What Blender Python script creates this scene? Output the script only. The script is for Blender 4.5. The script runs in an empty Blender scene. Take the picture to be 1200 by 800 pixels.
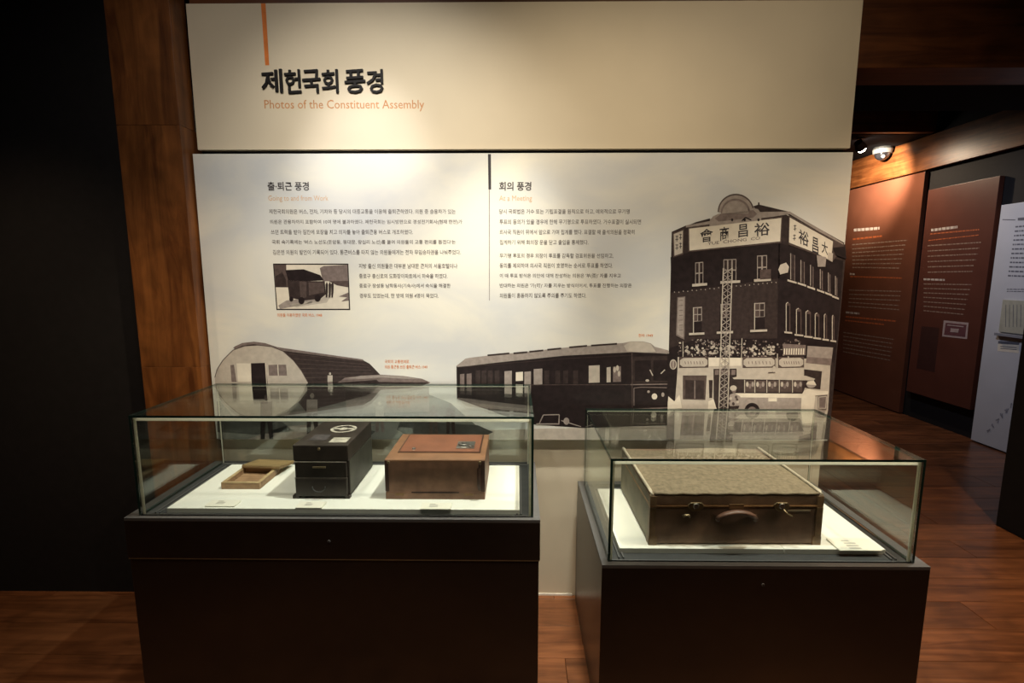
import bpy, bmesh, math, random
from mathutils import Vector, Matrix, Euler
random.seed(7)
S = bpy.context.scene
COL = S.collection
R = math.radians

# ------------------------------------------------------------------ camera
F_PX, EYE, PITCH, YAW = 580.0, 1.55, R(7.85), math.atan(6 / 580)
cd = bpy.data.cameras.new('camera')
cd.sensor_width = 36.0
cd.lens = F_PX / 1200 * 36
cd.clip_start = 0.02
cam = bpy.data.objects.new('camera', cd)
cam.location = (0, 0, EYE)
cam.rotation_euler = (math.pi / 2 - PITCH, 0, YAW)
COL.objects.link(cam)
S.camera = cam

# ------------------------------------------------------------------ world, exposure
w = bpy.data.worlds.new('world')
w.use_nodes = True
w.node_tree.nodes['Background'].inputs[0].default_value = (0.9, 0.75, 0.6, 1)
w.node_tree.nodes['Background'].inputs[1].default_value = 0.01
S.world = w
S.view_settings.view_transform = 'Standard'
S.view_settings.look = 'None'
S.view_settings.exposure = 0.0
S.view_settings.gamma = 1.0
S.view_settings.use_curve_mapping = False
S.cycles.transparent_max_bounces = 32

# ------------------------------------------------------------------ ceiling spotlights of the hall, with unseen fill lamps added
def spot(loc, aim, watt, angle, col=(1, .86, .66), blend=.8, rad=.03):
    l = bpy.data.lights.new('spotlight', 'SPOT')
    l.energy = watt
    l.color = col
    l.spot_size = R(angle)
    l.spot_blend = blend
    l.shadow_soft_size = rad
    o = bpy.data.objects.new('spotlight', l)
    o.location = loc
    o.rotation_euler = (Vector(aim) - Vector(loc)).to_track_quat('-Z', 'Y').to_euler()
    COL.objects.link(o)
    return o

WARM, SOFT, COOL = (1, .82, .58), (1, .9, .74), (.80, .86, 1)
spot((-.52, .95, 2.92), (-.55, 2.2, 1.75), 72, 74, (1, .95, .84), 1, .06)       # on the title and left texts
spot((-.58, .95, 2.92), (-.65, 2.2, 2.04), 62, 27, (.97, .97, 1), 1, .05)       # its bright core
spot((-1.05, .90, 2.92), (-.95, 2.2, 1.30), 24, 125, (1, .92, .82), 1, .05)     # wash, left third
spot((.22, .90, 2.92), (.25, 2.2, 1.25), 52, 96, (1, .84, .60), 1, .05)         # wash, middle
spot((1.05, .95, 2.92), (.85, 2.2, 1.75), 25, 120, (1, .84, .62), 1, .05)       # wash, right third
spot((.35, 1.66, 2.92), (-.45, 1.88, .70), 215, 50, (1, .97, .84), .8, .03)     # into the long case, from the right
spot((-1.0, 1.70, 2.92), (-.80, 1.88, .70), 50, 50, (1, .96, .82), .8, .03)     # added fill into the long case, from the left
spot((1.55, 1.66, 2.92), (.90, 1.80, .60), 150, 46, (1, .97, .84), .8, .03)     # into the suitcase case, from the right
spot((.42, 1.66, 2.92), (.80, 1.80, .60), 120, 44, (1, .97, .84), .8, .03)      # into the suitcase case, from the left
spot((2.2, 1.3, 2.9), (2.1, 2.1, 0), 215, 95, (1, .74, .50), 1, .06)            # added lamp to brighten the floor on the right
spot((-2.3, 1.2, 2.9), (-2.1, 1.9, 0), 62, 80, (1, .72, .45), 1, .06)           # unseen fill added over the floor on the left
spot((.19, 1.25, 2.92), (.18, 2.0, .1), 130, 20, (1, .84, .62), 1, .05)         # narrow lamp added to lift the floor between the cases
spot((.25, .85, 2.92), (-1.47, 2.15, 1.30), 95, 24, (1, .80, .52), 1, .05)      # added to brighten the pillar, mostly its right face
spot((2.6, 4.0, 3.2), (4.2, 4.4, 1.2), 85, 80, (.76, .82, 1), 1, .06)           # unseen cool lamp added for the corridor boards

# ------------------------------------------------------------------ pixel -> place
CAMROT = cam.rotation_euler.to_matrix()
CP = Vector((0, 0, EYE))
def ray(x, y):
    return CAMROT @ Vector(((x - 600) / F_PX, (400 - y) / F_PX, -1))
def onY(x, y, Y):
    r = ray(x, y); return CP + r * (Y / r.y)
def onZ(x, y, z):
    r = ray(x, y); return CP + r * ((z - EYE) / r.z)
def onX(x, y, X):
    r = ray(x, y); return CP + r * (X / r.x)

# ------------------------------------------------------------------ materials
MATS = {}
def newmat(name):
    m = bpy.data.materials.new(name); m.use_nodes = True
    nt = m.node_tree
    return m, nt, nt.nodes['Principled BSDF']
def plain(name, col, rough=.55, metal=0., spec=.5, var=.12, scale=30., bump=0., bscale=200.):
    """plain colour with fine procedural variation"""
    if name in MATS: return MATS[name]
    m, nt, b = newmat(name)
    b.inputs['Roughness'].default_value = rough
    b.inputs['Metallic'].default_value = metal
    b.inputs['Specular IOR Level'].default_value = spec
    tc = nt.nodes.new('ShaderNodeTexCoord')
    nz = nt.nodes.new('ShaderNodeTexNoise'); nz.inputs['Scale'].default_value = scale; nz.inputs['Detail'].default_value = 4
    nt.links.new(tc.outputs['Object'], nz.inputs['Vector'])
    cr = nt.nodes.new('ShaderNodeValToRGB')
    cr.color_ramp.elements[0].position = .3; cr.color_ramp.elements[1].position = .7
    cr.color_ramp.elements[0].color = tuple(c * (1 - var) for c in col) + (1,)
    cr.color_ramp.elements[1].color = tuple(min(1, c * (1 + var)) for c in col) + (1,)
    nt.links.new(nz.outputs['Fac'], cr.inputs['Fac'])
    nt.links.new(cr.outputs['Color'], b.inputs['Base Color'])
    if bump:
        n2 = nt.nodes.new('ShaderNodeTexNoise'); n2.inputs['Scale'].default_value = bscale; n2.inputs['Detail'].default_value = 3
        nt.links.new(tc.outputs['Object'], n2.inputs['Vector'])
        bp = nt.nodes.new('ShaderNodeBump'); bp.inputs['Strength'].default_value = bump; bp.inputs['Distance'].default_value = .002
        nt.links.new(n2.outputs['Fac'], bp.inputs['Height']); nt.links.new(bp.outputs['Normal'], b.inputs['Normal'])
    MATS[name] = m
    return m
def wood(name, dark, light, axis='X', rough=.4, scale=1., rnd=.3, spec=.4, stretch=14.):
    if name in MATS: return MATS[name]
    m, nt, b = newmat(name)
    N, L = nt.nodes.new, nt.links.new
    tc = N('ShaderNodeTexCoord'); oi = N('ShaderNodeObjectInfo')
    ad = N('ShaderNodeVectorMath'); ad.operation = 'MULTIPLY_ADD'
    cx = N('ShaderNodeCombineXYZ')
    for i in range(3): L(oi.outputs['Random'], cx.inputs[i])
    L(cx.outputs[0], ad.inputs[0]); ad.inputs[1].default_value = (7.3, 11.1, 5.7); L(tc.outputs['Object'], ad.inputs[2])
    mp = N('ShaderNodeMapping')
    s = {'X': (1, stretch, stretch), 'Y': (stretch, 1, stretch), 'Z': (stretch, stretch, 1)}[axis]
    mp.inputs['Scale'].default_value = tuple(v * scale for v in s)
    L(ad.outputs[0], mp.inputs['Vector'])
    nz = N('ShaderNodeTexNoise'); nz.inputs['Scale'].default_value = 1.3; nz.inputs['Detail'].default_value = 7
    nz.inputs['Roughness'].default_value = .62; nz.inputs['Distortion'].default_value = .9
    L(mp.outputs[0], nz.inputs['Vector'])
    cr = N('ShaderNodeValToRGB')
    cr.color_ramp.elements[0].position = .34; cr.color_ramp.elements[1].position = .68
    cr.color_ramp.elements[0].color = dark + (1,); cr.color_ramp.elements[1].color = light + (1,)
    L(nz.outputs['Fac'], cr.inputs['Fac'])
    # broad patches and darker knots
    n2 = N('ShaderNodeTexNoise'); n2.inputs['Scale'].default_value = 3.2 * scale; n2.inputs['Detail'].default_value = 2; n2.inputs['Distortion'].default_value = 1.5
    L(ad.outputs[0], n2.inputs['Vector'])
    mr = N('ShaderNodeMapRange'); mr.inputs['From Min'].default_value = .3; mr.inputs['From Max'].default_value = .7
    mr.inputs['To Min'].default_value = .72; mr.inputs['To Max'].default_value = 1.15
    L(n2.outputs['Fac'], mr.inputs['Value'])
    m2 = N('ShaderNodeMapRange'); m2.inputs['To Min'].default_value = 1 - rnd; m2.inputs['To Max'].default_value = 1 + rnd
    L(oi.outputs['Random'], m2.inputs['Value'])
    mu = N('ShaderNodeMath'); mu.operation = 'MULTIPLY'; L(mr.outputs[0], mu.inputs[0]); L(m2.outputs[0], mu.inputs[1])
    hs = N('ShaderNodeHueSaturation'); L(mu.outputs[0], hs.inputs['Value']); L(cr.outputs['Color'], hs.inputs['Color'])
    L(hs.outputs[0], b.inputs['Base Color'])
    bp = N('ShaderNodeBump'); bp.inputs['Strength'].default_value = .15; bp.inputs['Distance'].default_value = .002
    L(nz.outputs['Fac'], bp.inputs['Height']); L(bp.outputs[0], b.inputs['Normal'])
    b.inputs['Roughness'].default_value = rough; b.inputs['Specular IOR Level'].default_value = spec
    MATS[name] = m
    return m
def glass():
    if 'glass' in MATS: return MATS['glass']
    m, nt, b = newmat('clear case glass'); nt.nodes.remove(b)
    N, L = nt.nodes.new, nt.links.new
    out = nt.nodes['Material Output']
    ge = N('ShaderNodeNewGeometry'); mr = N('ShaderNodeMapRange')
    mr.inputs['To Min'].default_value = 1.52; mr.inputs['To Max'].default_value = 1 / 1.52   # same pane from either side
    L(ge.outputs['Backfacing'], mr.inputs['Value'])
    fr = N('ShaderNodeFresnel'); L(mr.outputs[0], fr.inputs['IOR'])
    tr = N('ShaderNodeBsdfTransparent'); tr.inputs[0].default_value = (.972, .986, .978, 1)
    gl = N('ShaderNodeBsdfGlossy'); gl.inputs['Roughness'].default_value = 0.0; gl.inputs[0].default_value = (.94, 1, .96, 1)
    mx = N('ShaderNodeMixShader'); L(fr.outputs[0], mx.inputs[0]); L(tr.outputs[0], mx.inputs[1]); L(gl.outputs[0], mx.inputs[2])
    L(mx.outputs[0], out.inputs['Surface'])
    MATS['glass'] = m
    return m
def emit(name, col, st):
    if name in MATS: return MATS[name]
    m, nt, b = newmat(name)
    b.inputs['Base Color'].default_value = col + (1,)
    b.inputs['Emission Color'].default_value = col + (1,); b.inputs['Emission Strength'].default_value = st
    MATS[name] = m
    return m
def sky_print():
    """cloudy cream and grey sky printed on the lower panel"""
    m, nt, b = newmat('printed cloudy sky')
    N, L = nt.nodes.new, nt.links.new
    tc = N('ShaderNodeTexCoord')
    mp = N('ShaderNodeMapping'); mp.inputs['Scale'].default_value = (1.2, 1, 2.2); L(tc.outputs['Object'], mp.inputs[0])
    nz = N('ShaderNodeTexNoise'); nz.inputs['Scale'].default_value = 1.6; nz.inputs['Detail'].default_value = 5; nz.inputs['Distortion'].default_value = .6
    L(mp.outputs[0], nz.inputs['Vector'])
    cr = N('ShaderNodeValToRGB')
    cr.color_ramp.elements[0].position = .35; cr.color_ramp.elements[1].position = .68
    cr.color_ramp.elements[0].color = (.64, .645, .65, 1); cr.color_ramp.elements[1].color = (.84, .80, .70, 1)
    L(nz.outputs['Fac'], cr.inputs[0]); L(cr.outputs[0], b.inputs['Base Color'])
    b.inputs['Roughness'].default_value = .5; b.inputs['Specular IOR Level'].default_value = .3
    return m

BLACKW = plain('black painted wall', (.012, .0105, .011), .75, spec=.25)
BLACKC = plain('black ceiling paint', (.006, .005, .006), .9, spec=.1)
CREAM = plain('cream wall paint', (.70, .615, .475), .7, var=.03, scale=6)
CREAM2 = plain('cream title board', (.72, .62, .465), .6, var=.03, scale=4, spec=.3)
BEAM = wood('dark stained beam wood', (.060, .017, .005), (.17, .055, .016), 'X', .45, 1.2, .1)
BEAMY = wood('stained beam wood along corridor', (.075, .022, .006), (.20, .068, .02), 'Y', .4, 1.2, .1)
POST = wood('orange stained pillar wood', (.095, .028, .007), (.25, .088, .022), 'Z', .45, 1.6, .1, stretch=9)
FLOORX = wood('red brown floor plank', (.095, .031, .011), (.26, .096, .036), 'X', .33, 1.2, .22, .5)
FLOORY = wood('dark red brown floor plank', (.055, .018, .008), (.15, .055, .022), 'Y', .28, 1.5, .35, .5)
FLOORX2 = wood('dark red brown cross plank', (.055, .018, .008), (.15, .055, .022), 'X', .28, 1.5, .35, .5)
PED = plain('dark brown laminate', (.020, .0135, .0100), .3, var=.12, scale=15, spec=.5)
METAL = plain('grey brushed metal', (.135, .135, .135), .42, .35, var=.05)
DARKM = plain('dark grey case bed', (.05, .052, .053), .55, .2)
EDGE = plain('dark green glass edge', (.012, .03, .024), .12, spec=.7)
def seal_glint_mat():
    m, nt, b = newmat('pale translucent seal glint')  # translucent cream stands in for light caught by the polished glass edges
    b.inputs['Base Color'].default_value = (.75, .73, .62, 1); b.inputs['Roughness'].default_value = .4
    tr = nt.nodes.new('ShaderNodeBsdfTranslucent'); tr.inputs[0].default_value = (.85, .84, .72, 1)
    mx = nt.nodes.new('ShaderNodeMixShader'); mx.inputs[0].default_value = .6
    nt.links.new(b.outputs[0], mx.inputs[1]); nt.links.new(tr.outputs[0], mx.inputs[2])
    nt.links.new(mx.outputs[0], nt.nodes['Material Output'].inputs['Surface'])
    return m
SEAL_GLINT = seal_glint_mat()
WHITE = plain('white display board', (.80, .805, .73), .6, var=.015, scale=5, spec=.3)
CARD = plain('ivory caption card', (.80, .78, .67), .6, var=.02)
CARDT = plain('grey caption print', (.46, .44, .39), .7)

INK = plain('black print ink', (.045, .038, .042), .6, spec=.3)
INKT = plain('grey text ink', (.10, .085, .085), .6, spec=.3)
ORANGE = plain('orange print ink', (.72, .20, .035), .6, spec=.3)
TANT = plain('tan orange print ink', (.55, .25, .095), .6, spec=.3)
TANP = plain('pale tan print ink', (.66, .42, .25), .6, spec=.3)
PD = plain('sepia print black', (.019, .012, .013), .5, spec=.3, var=.3, scale=40)
PD2 = plain('sepia print brown black', (.040, .027, .026), .5, spec=.3, var=.3, scale=60)
PM = plain('sepia print brown', (.092, .065, .060), .5, spec=.3, var=.25, scale=70)
PM2 = plain('sepia print grey brown', (.20, .155, .145), .5, spec=.3, var=.2, scale=60)
PG = plain('sepia print grey', (.34, .29, .265), .5, spec=.3, var=.16, scale=50)
PL = plain('sepia print light grey', (.52, .46, .40), .5, spec=.3, var=.1, scale=40)
PW = plain('sepia print white', (.74, .67, .57), .5, spec=.3, var=.06, scale=40)
PGR = plain('print grey green ground', (.20, .20, .185), .5, spec=.3, var=.25, scale=14)
PGD = plain('print dark ground', (.075, .075, .072), .5, spec=.3, var=.3, scale=20)

# ------------------------------------------------------------------ mesh helpers
def obj(name, me, mats, parent=None):
    o = bpy.data.objects.new(name, me)
    COL.objects.link(o)
    if not isinstance(mats, (list, tuple)): mats = [mats]
    if not len(me.materials):
        for m in mats: me.materials.append(m)
    if parent: o.parent = parent
    return o
def tag(o, label, cat, group=None):
    o['label'] = label; o['category'] = cat
    if group: o['group'] = group
    return o
def thing(name, loc, label, cat, group=None, rz=0):
    o = bpy.data.objects.new(name, None); COL.objects.link(o)
    o.location = loc; o.rotation_euler = (0, 0, rz)
    o.empty_display_size = .05
    return tag(o, label, cat, group)
def struct(o): o['kind'] = 'structure'; return o
def add_box(bm, x0, x1, y0, y1, z0, z1, mi=0, mat=None):
    vs = [bm.verts.new((x, y, z)) for z in (z0, z1) for y in (y0, y1) for x in (x0, x1)]
    if mat is not None:
        for v in vs: v.co = mat @ v.co
    for q in ((0, 2, 3, 1), (4, 5, 7, 6), (0, 1, 5, 4), (2, 6, 7, 3), (0, 4, 6, 2), (1, 3, 7, 5)):
        f = bm.faces.new([vs[i] for i in q]); f.material_index = mi
    return vs
def finish(bm, bevel=0, seg=2, smooth=False):
    if bevel:
        bmesh.ops.bevel(bm, geom=list(bm.edges), offset=bevel, segments=seg, profile=.6, affect='EDGES')
    bmesh.ops.recalc_face_normals(bm, faces=bm.faces)
    me = bpy.data.meshes.new('mesh'); bm.to_mesh(me); bm.free()
    if smooth:
        for p in me.polygons: p.use_smooth = True
    return me
def box(name, b, mats, parent=None, bevel=0, seg=2, origin=None, mat=None):
    bm = bmesh.new(); add_box(bm, *b, mat=mat)
    o = obj(name, finish(bm, bevel, seg), mats, parent)
    return o
def boxes(name, bl, mats, parent=None, bevel=0):
    bm = bmesh.new()
    for b in bl: add_box(bm, *b)
    return obj(name, finish(bm, bevel), mats, parent)
def rbox(bm, x0, x1, y0, y1, z0, z1, r, seg=3):
    """a rounded box added to bm"""
    b2 = bmesh.new(); add_box(b2, x0, x1, y0, y1, z0, z1)
    bmesh.ops.bevel(b2, geom=list(b2.edges), offset=r, segments=seg, profile=.5, affect='EDGES')
    me = bpy.data.meshes.new('tmp'); b2.to_mesh(me); b2.free()
    bm.from_mesh(me); bpy.data.meshes.remove(me)
def cyl(bm, p0, p1, r0, r1=None, n=16, cap=True):
    r1 = r0 if r1 is None else r1
    p0, p1 = Vector(p0), Vector(p1)
    q = (p1 - p0).to_track_quat('Z', 'Y').to_matrix()
    a = [bm.verts.new(p0 + q @ Vector((r0 * math.cos(2 * math.pi * i / n), r0 * math.sin(2 * math.pi * i / n), 0))) for i in range(n)]
    b = [bm.verts.new(p1 + q @ Vector((r1 * math.cos(2 * math.pi * i / n), r1 * math.sin(2 * math.pi * i / n), 0))) for i in range(n)]
    for i in range(n):
        bm.faces.new((a[i], a[(i + 1) % n], b[(i + 1) % n], b[i]))
    if cap:
        bm.faces.new(a[::-1]); bm.faces.new(b)
def tube(bm, pts, r, n=8, flat=1.0):
    pts = [Vector(p) for p in pts]
    rings = []
    for i, p in enumerate(pts):
        d = (pts[min(i + 1, len(pts) - 1)] - pts[max(i - 1, 0)]).normalized()
        up = Vector((0, 0, 1)) if abs(d.z) < .9 else Vector((0, 1, 0))
        a = d.cross(up).normalized(); b = a.cross(d)
        rings.append([bm.verts.new(p + a * (r * math.cos(2 * math.pi * k / n)) + b * (r * flat * math.sin(2 * math.pi * k / n))) for k in range(n)])
    for i in range(len(rings) - 1):
        for k in range(n):
            bm.faces.new((rings[i][k], rings[i][(k + 1) % n], rings[i + 1][(k + 1) % n], rings[i + 1][k]))
    bm.faces.new(rings[0][::-1]); bm.faces.new(rings[-1])

# ------------------------------------------------------------------ printing helpers (flat ink on a real board)
class Ink:
    """collects flat inked shapes on the plane Y = surf, given by photo pixels; z-layers are fractions of a millimetre"""
    def __init__(self, place, step):
        self.place, self.step = place, step
        self.v, self.f, self.mi, self.mats = [], [], [], []
    def _m(self, m):
        if m not in self.mats: self.mats.append(m)
        return self.mats.index(m)
    def poly(self, pts, m, layer=0):
        base = len(self.v)
        off = self.step * (layer + 1)
        self.v += [self.place(x, y) + off for x, y in pts]
        self.f.append(list(range(base, base + len(pts)))); self.mi.append(self._m(m))
    def rect(self, x0, y0, x1, y1, m, layer=0):
        self.poly([(x0, y0), (x1, y0), (x1, y1), (x0, y1)], m, layer)
    def line(self, p, q, w, m, layer=0):
        dx, dy = q[0] - p[0], q[1] - p[1]; L = math.hypot(dx, dy) or 1
        nx, ny = -dy / L * w / 2, dx / L * w / 2
        self.poly([(p[0] + nx, p[1] + ny), (q[0] + nx, q[1] + ny), (q[0] - nx, q[1] - ny), (p[0] - nx, p[1] - ny)], m, layer)
    def path(self, pts, w, m, layer=0):
        for a, b in zip(pts, pts[1:]): self.line(a, b, w, m, layer)
    def disc(self, cx, cy, rx, ry, m, layer=0, n=16, a0=0, a1=360):
        k = n if a1 - a0 >= 360 else n + 1
        self.poly([(cx + rx * math.cos(R(a0 + (a1 - a0) * i / n)), cy - ry * math.sin(R(a0 + (a1 - a0) * i / n))) for i in range(k)], m, layer)
    def text(self, s, x0, x1, ytop, ybot, m, layer=2, bold=0., shear=None, y1=None):
        """s fitted between x0 and x1 and between ytop and ybot; y1 = bottom at the right end"""
        me = text_mesh(s, bold)
        xs = [v.co.x for v in me.vertices]; ys = [v.co.y for v in me.vertices]
        a, b, c, d = min(xs), max(xs), min(ys), max(ys)
        off = self.step * (layer + 1)
        BL = self.place(x0, ybot); BR = self.place(x1, ybot if y1 is None else y1); TL = self.place(x0, ytop)
        up = TL - BL
        if shear is None and y1 is None: up = Vector((0, 0, up.z))
        base = len(self.v)
        for v in me.vertices:
            self.v.append(BL + (BR - BL) * ((v.co.x - a) / (b - a)) + up * ((v.co.y - c) / (d - c)) + off)
        k = self._m(m)
        for p in me.polygons:
            self.f.append([base + i for i in p.vertices]); self.mi.append(k)
        bpy.data.meshes.remove(me)
    def build(self, name, parent=None, label=None):
        me = bpy.data.meshes.new(name)
        # local coordinates about the parent so that noise grain stays fine
        me.from_pydata([tuple(v) for v in self.v], [], self.f)
        for m in self.mats: me.materials.append(m)
        for p, k in zip(me.polygons, self.mi): p.material_index = k
        me.update()
        o = obj(name, me, [], parent)
        if label: o['label'] = label
        return o
def text_mesh(s, bold=0., extrude=0.):
    cu = bpy.data.curves.new('t', 'FONT')
    cu.body = s; cu.resolution_u = 2; cu.offset = bold; cu.extrude = extrude
    o = bpy.data.objects.new('t', cu); COL.objects.link(o)
    dg = bpy.context.evaluated_depsgraph_get(); dg.update()
    me = bpy.data.meshes.new_from_object(o.evaluated_get(dg))
    bpy.data.objects.remove(o); bpy.data.curves.remove(cu)
    return me

# ================================================================== THE ROOM
D = 2.218                     # display wall
PX0, PX1 = -1.380, 1.410      # its left and right ends
TH = 2.93                     # threshold to the corridor
XR = 4.30                     # corridor wall

# floor ------------------------------------------------------------
floor = struct(box('floor', (-3.5, 4.4, -2.6, 8.1, -.12, -.012), plain('dark sub floor', (.05, .02, .01), .8)))
PLK = {}
def plank(x0, x1, y0, y1, m):
    key = (round(x1 - x0, 3), round(y1 - y0, 3), m.name)
    if key not in PLK:
        bm = bmesh.new(); hx, hy = (x1 - x0) / 2 - .0008, (y1 - y0) / 2 - .0008
        add_box(bm, -hx, hx, -hy, hy, -.012, 0)
        top = [e for e in bm.edges if all(v.co.z > -.001 for v in e.verts)]
        bmesh.ops.bevel(bm, geom=top, offset=.0014, segments=1, affect='EDGES')
        me = finish(bm); me.materials.append(m); PLK[key] = me
    o = obj('plank', PLK[key], m, floor); o.location = ((x0 + x1) / 2, (y0 + y1) / 2, 0)
PWD = .185
row = 0; y = TH
while y > .2:
    x = -3.4 - random.random() * 1.1
    while x < 2.98:
        a, b = max(x, -3.4), min(x + 1.22, 2.98)
        if b - a > .05: plank(a, b, y - PWD, y, FLOORX)
        x += 1.22
    y -= PWD; row += 1
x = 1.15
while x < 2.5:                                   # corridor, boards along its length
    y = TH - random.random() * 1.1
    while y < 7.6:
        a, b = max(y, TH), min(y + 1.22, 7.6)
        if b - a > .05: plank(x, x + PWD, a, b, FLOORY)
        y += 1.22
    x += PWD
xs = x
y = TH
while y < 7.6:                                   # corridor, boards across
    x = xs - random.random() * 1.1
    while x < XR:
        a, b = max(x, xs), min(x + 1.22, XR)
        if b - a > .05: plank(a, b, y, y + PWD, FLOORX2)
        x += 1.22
    y += PWD

# walls ------------------------------------------------------------
struct(box('wall_back', (PX0, PX1, D, D + .2, 0, 2.035), CREAM))
struct(box('wall_back_top', (PX0, PX1, D + .03, D + .2, 2.035, 2.40), BLACKW))  # black colour puts in the shadow line of the gap under the title board
struct(box('wall_back_left', (-3.4, -1.66, D + .004, D + .2, 0, 3.0), BLACKW))
struct(box('wall_left', (-3.5, -3.4, -2.5, D + .2, 0, 3.0), BLACKW))
struct(box('wall_rear', (-3.5, 3.2, -2.6, -2.5, 0, 3.0), BLACKW))
struct(box('wall_right', (2.985, 3.2, -2.5, TH, 0, 3.0), BLACKW))
struct(box('wall_corridor', (XR, XR + .1, 1.0, 8.0, 0, 3.4), BLACKW))
struct(box('wall_corridor_end', (1.0, XR + .1, 7.6, 7.7, 0, 3.4), BLACKW))
struct(box('wall_corridor_inner', (1.0, 1.1, D + .21, 7.6, 0, 3.4), BLACKW))
struct(box('ceiling', (-3.5, 3.2, -2.6, 2.83, 3.0, 3.1), BLACKC))
struct(box('ceiling_corridor', (1.0, XR + .1, 2.83, 5.36, 3.40, 3.5), BLACKC))
struct(box('ceiling_corridor_low', (1.0, XR + .1, 5.36, 7.7, 2.96, 3.06), BLACKC))
struct(box('trim_1', (-1.6, 4.2, D + .235, 2.83, 2.415, 3.0), BLACKC))        # black soffit behind the beam
struct(box('trim_2', (1.1, XR, 2.83, 2.86, 2.9, 3.4), BLACKC))
struct(box('baseboard_back', (.09, .27, D - .004, D, 0, .010), plain('white skirting strip', (.8, .77, .7), .5), bevel=0))

# beams and pillar ---------------------------------------------------
tag(box('ceiling_beam', (-1.385, 4.2, D + .03, D + .23, 2.41, 2.998), BEAM, bevel=.004),
    'broad dark stained wooden beam running above the display wall and doorway', 'beam')
tag(box('ceiling_beam', (1.1, XR - .06, 5.30, 5.36, 2.965, 3.39), BEAM, bevel=.003),
    'dim brown wooden cross beam over the corridor in front of the dome camera', 'beam')
tag(box('wall_beam', (XR - .06, XR, 3.0, 7.6, 2.615, 2.955), BEAMY, bevel=.003),
    'wooden beam along the corridor wall above the brown panels', 'beam')
pil = thing('wooden_pillar', (-1.525, 2.19, 0), 'orange brown wooden pillar with knots at the edge of the cream wall', 'pillar')
box('shaft', (-.130, .1335, -.062, .10, 0, 1.14), POST, pil, .0015)
box('shaft', (-.130, .1335, -.062, .10, 1.1405, 2.155), POST, pil, .0015)
box('shaft', (-.130, .1335, -.062, .038, 2.1555, 2.998), POST, pil, .0015)

# ================================================================== PANELS
tp = thing('title_panel', (0, D, 2.37), 'cream upper wall board with raised black Korean title', 'panel')
Mtp = Matrix.Translation(-Vector(tp.location))
def under(o, root):                              # keep world coordinates of meshes built in place
    o.parent = root; o.matrix_parent_inverse = Matrix.Translation(-Vector(root.location)); return o
under(box('board', (PX0, PX1 + .008, D - .001, D + .028, 2.078, 2.66), CREAM2), tp)
TITLE = 'plane'
pt = lambda x, y: onY(x, y, D - .001)
ST = Vector((0, -.00025, 0))
ik = Ink(pt, ST)
ik.poly([(305.8, 4), (311.2, 4), (315.5, 76.5), (310.8, 76.5)], ORANGE, 0)
under(ik.build('orange_bar', None, 'vertical orange printed bar above the title'), tp)
ik = Ink(pt, ST)
ik.text('Photos of the Constituent Assembly', 310.3, 497.3, 117, 130.5, TANT, 0, .003)
under(ik.build('subtitle_print', None, 'tan orange English subtitle under the raised title'), tp)
# raised letters
TITLE_INK = plain('black raised letter', (.009, .007, .007), .6, spec=.2)
letters = [('제', 308, 332.5), ('헌', 335, 354), ('국', 355.8, 376.8), ('회', 378.3, 397.5), ('풍', 405, 429), ('경', 430.5, 450)]
for ch, x0, x1 in letters:
    me = text_mesh(ch, .013, .5)
    xs_ = [v.co.x for v in me.vertices]; ys_ = [v.co.y for v in me.vertices]; zs_ = [v.co.z for v in me.vertices]
    a, b, c, d = min(xs_), max(xs_), min(ys_), max(ys_)
    A, B, C = pt(x0, 110.5), pt(x1, 110.5), pt(x0, 83)
    hgt = C.z - A.z
    for v in me.vertices:
        tx, ty = (v.co.x - a) / (b - a), (v.co.y - c) / (d - c)
        v.co = Vector((A.x + (B.x - A.x) * tx, D - .001 - .009 * (.5 + v.co.z), A.z + hgt * ty))
    # brush-like: lean the strokes up slightly to the right
    zc = A.z
    for v in me.vertices: v.co.z += (v.co.x - A.x) * .06
    under(obj('letter', me, TITLE_INK), tp)

# ---- lower picture panel
Y2 = D - .036
zb = .795
ep = thing('picture_panel', (0, Y2, 1.42), 'wide printed panel of sepia photographs and Korean text above the glass cases', 'panel')
under(box('board', (-1.383, 1.411, Y2, D, zb, 2.053), [sky_print()], None, .0012, 1), ep)
pp = lambda x, y: onY(x, y, Y2)
def ink(): return Ink(pp, ST)
# divider
k = ink()
k.poly([(571.8, 180.5), (575.3, 180.5), (575.6, 222), (572.4, 222)], INK, 0)
k.poly([(573.0, 222), (573.8, 222), (573.9, 352), (573.3, 352)], PM2, 0)
under(k.build('divider_line', None, 'dark printed divider line between the two texts'), ep)
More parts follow.
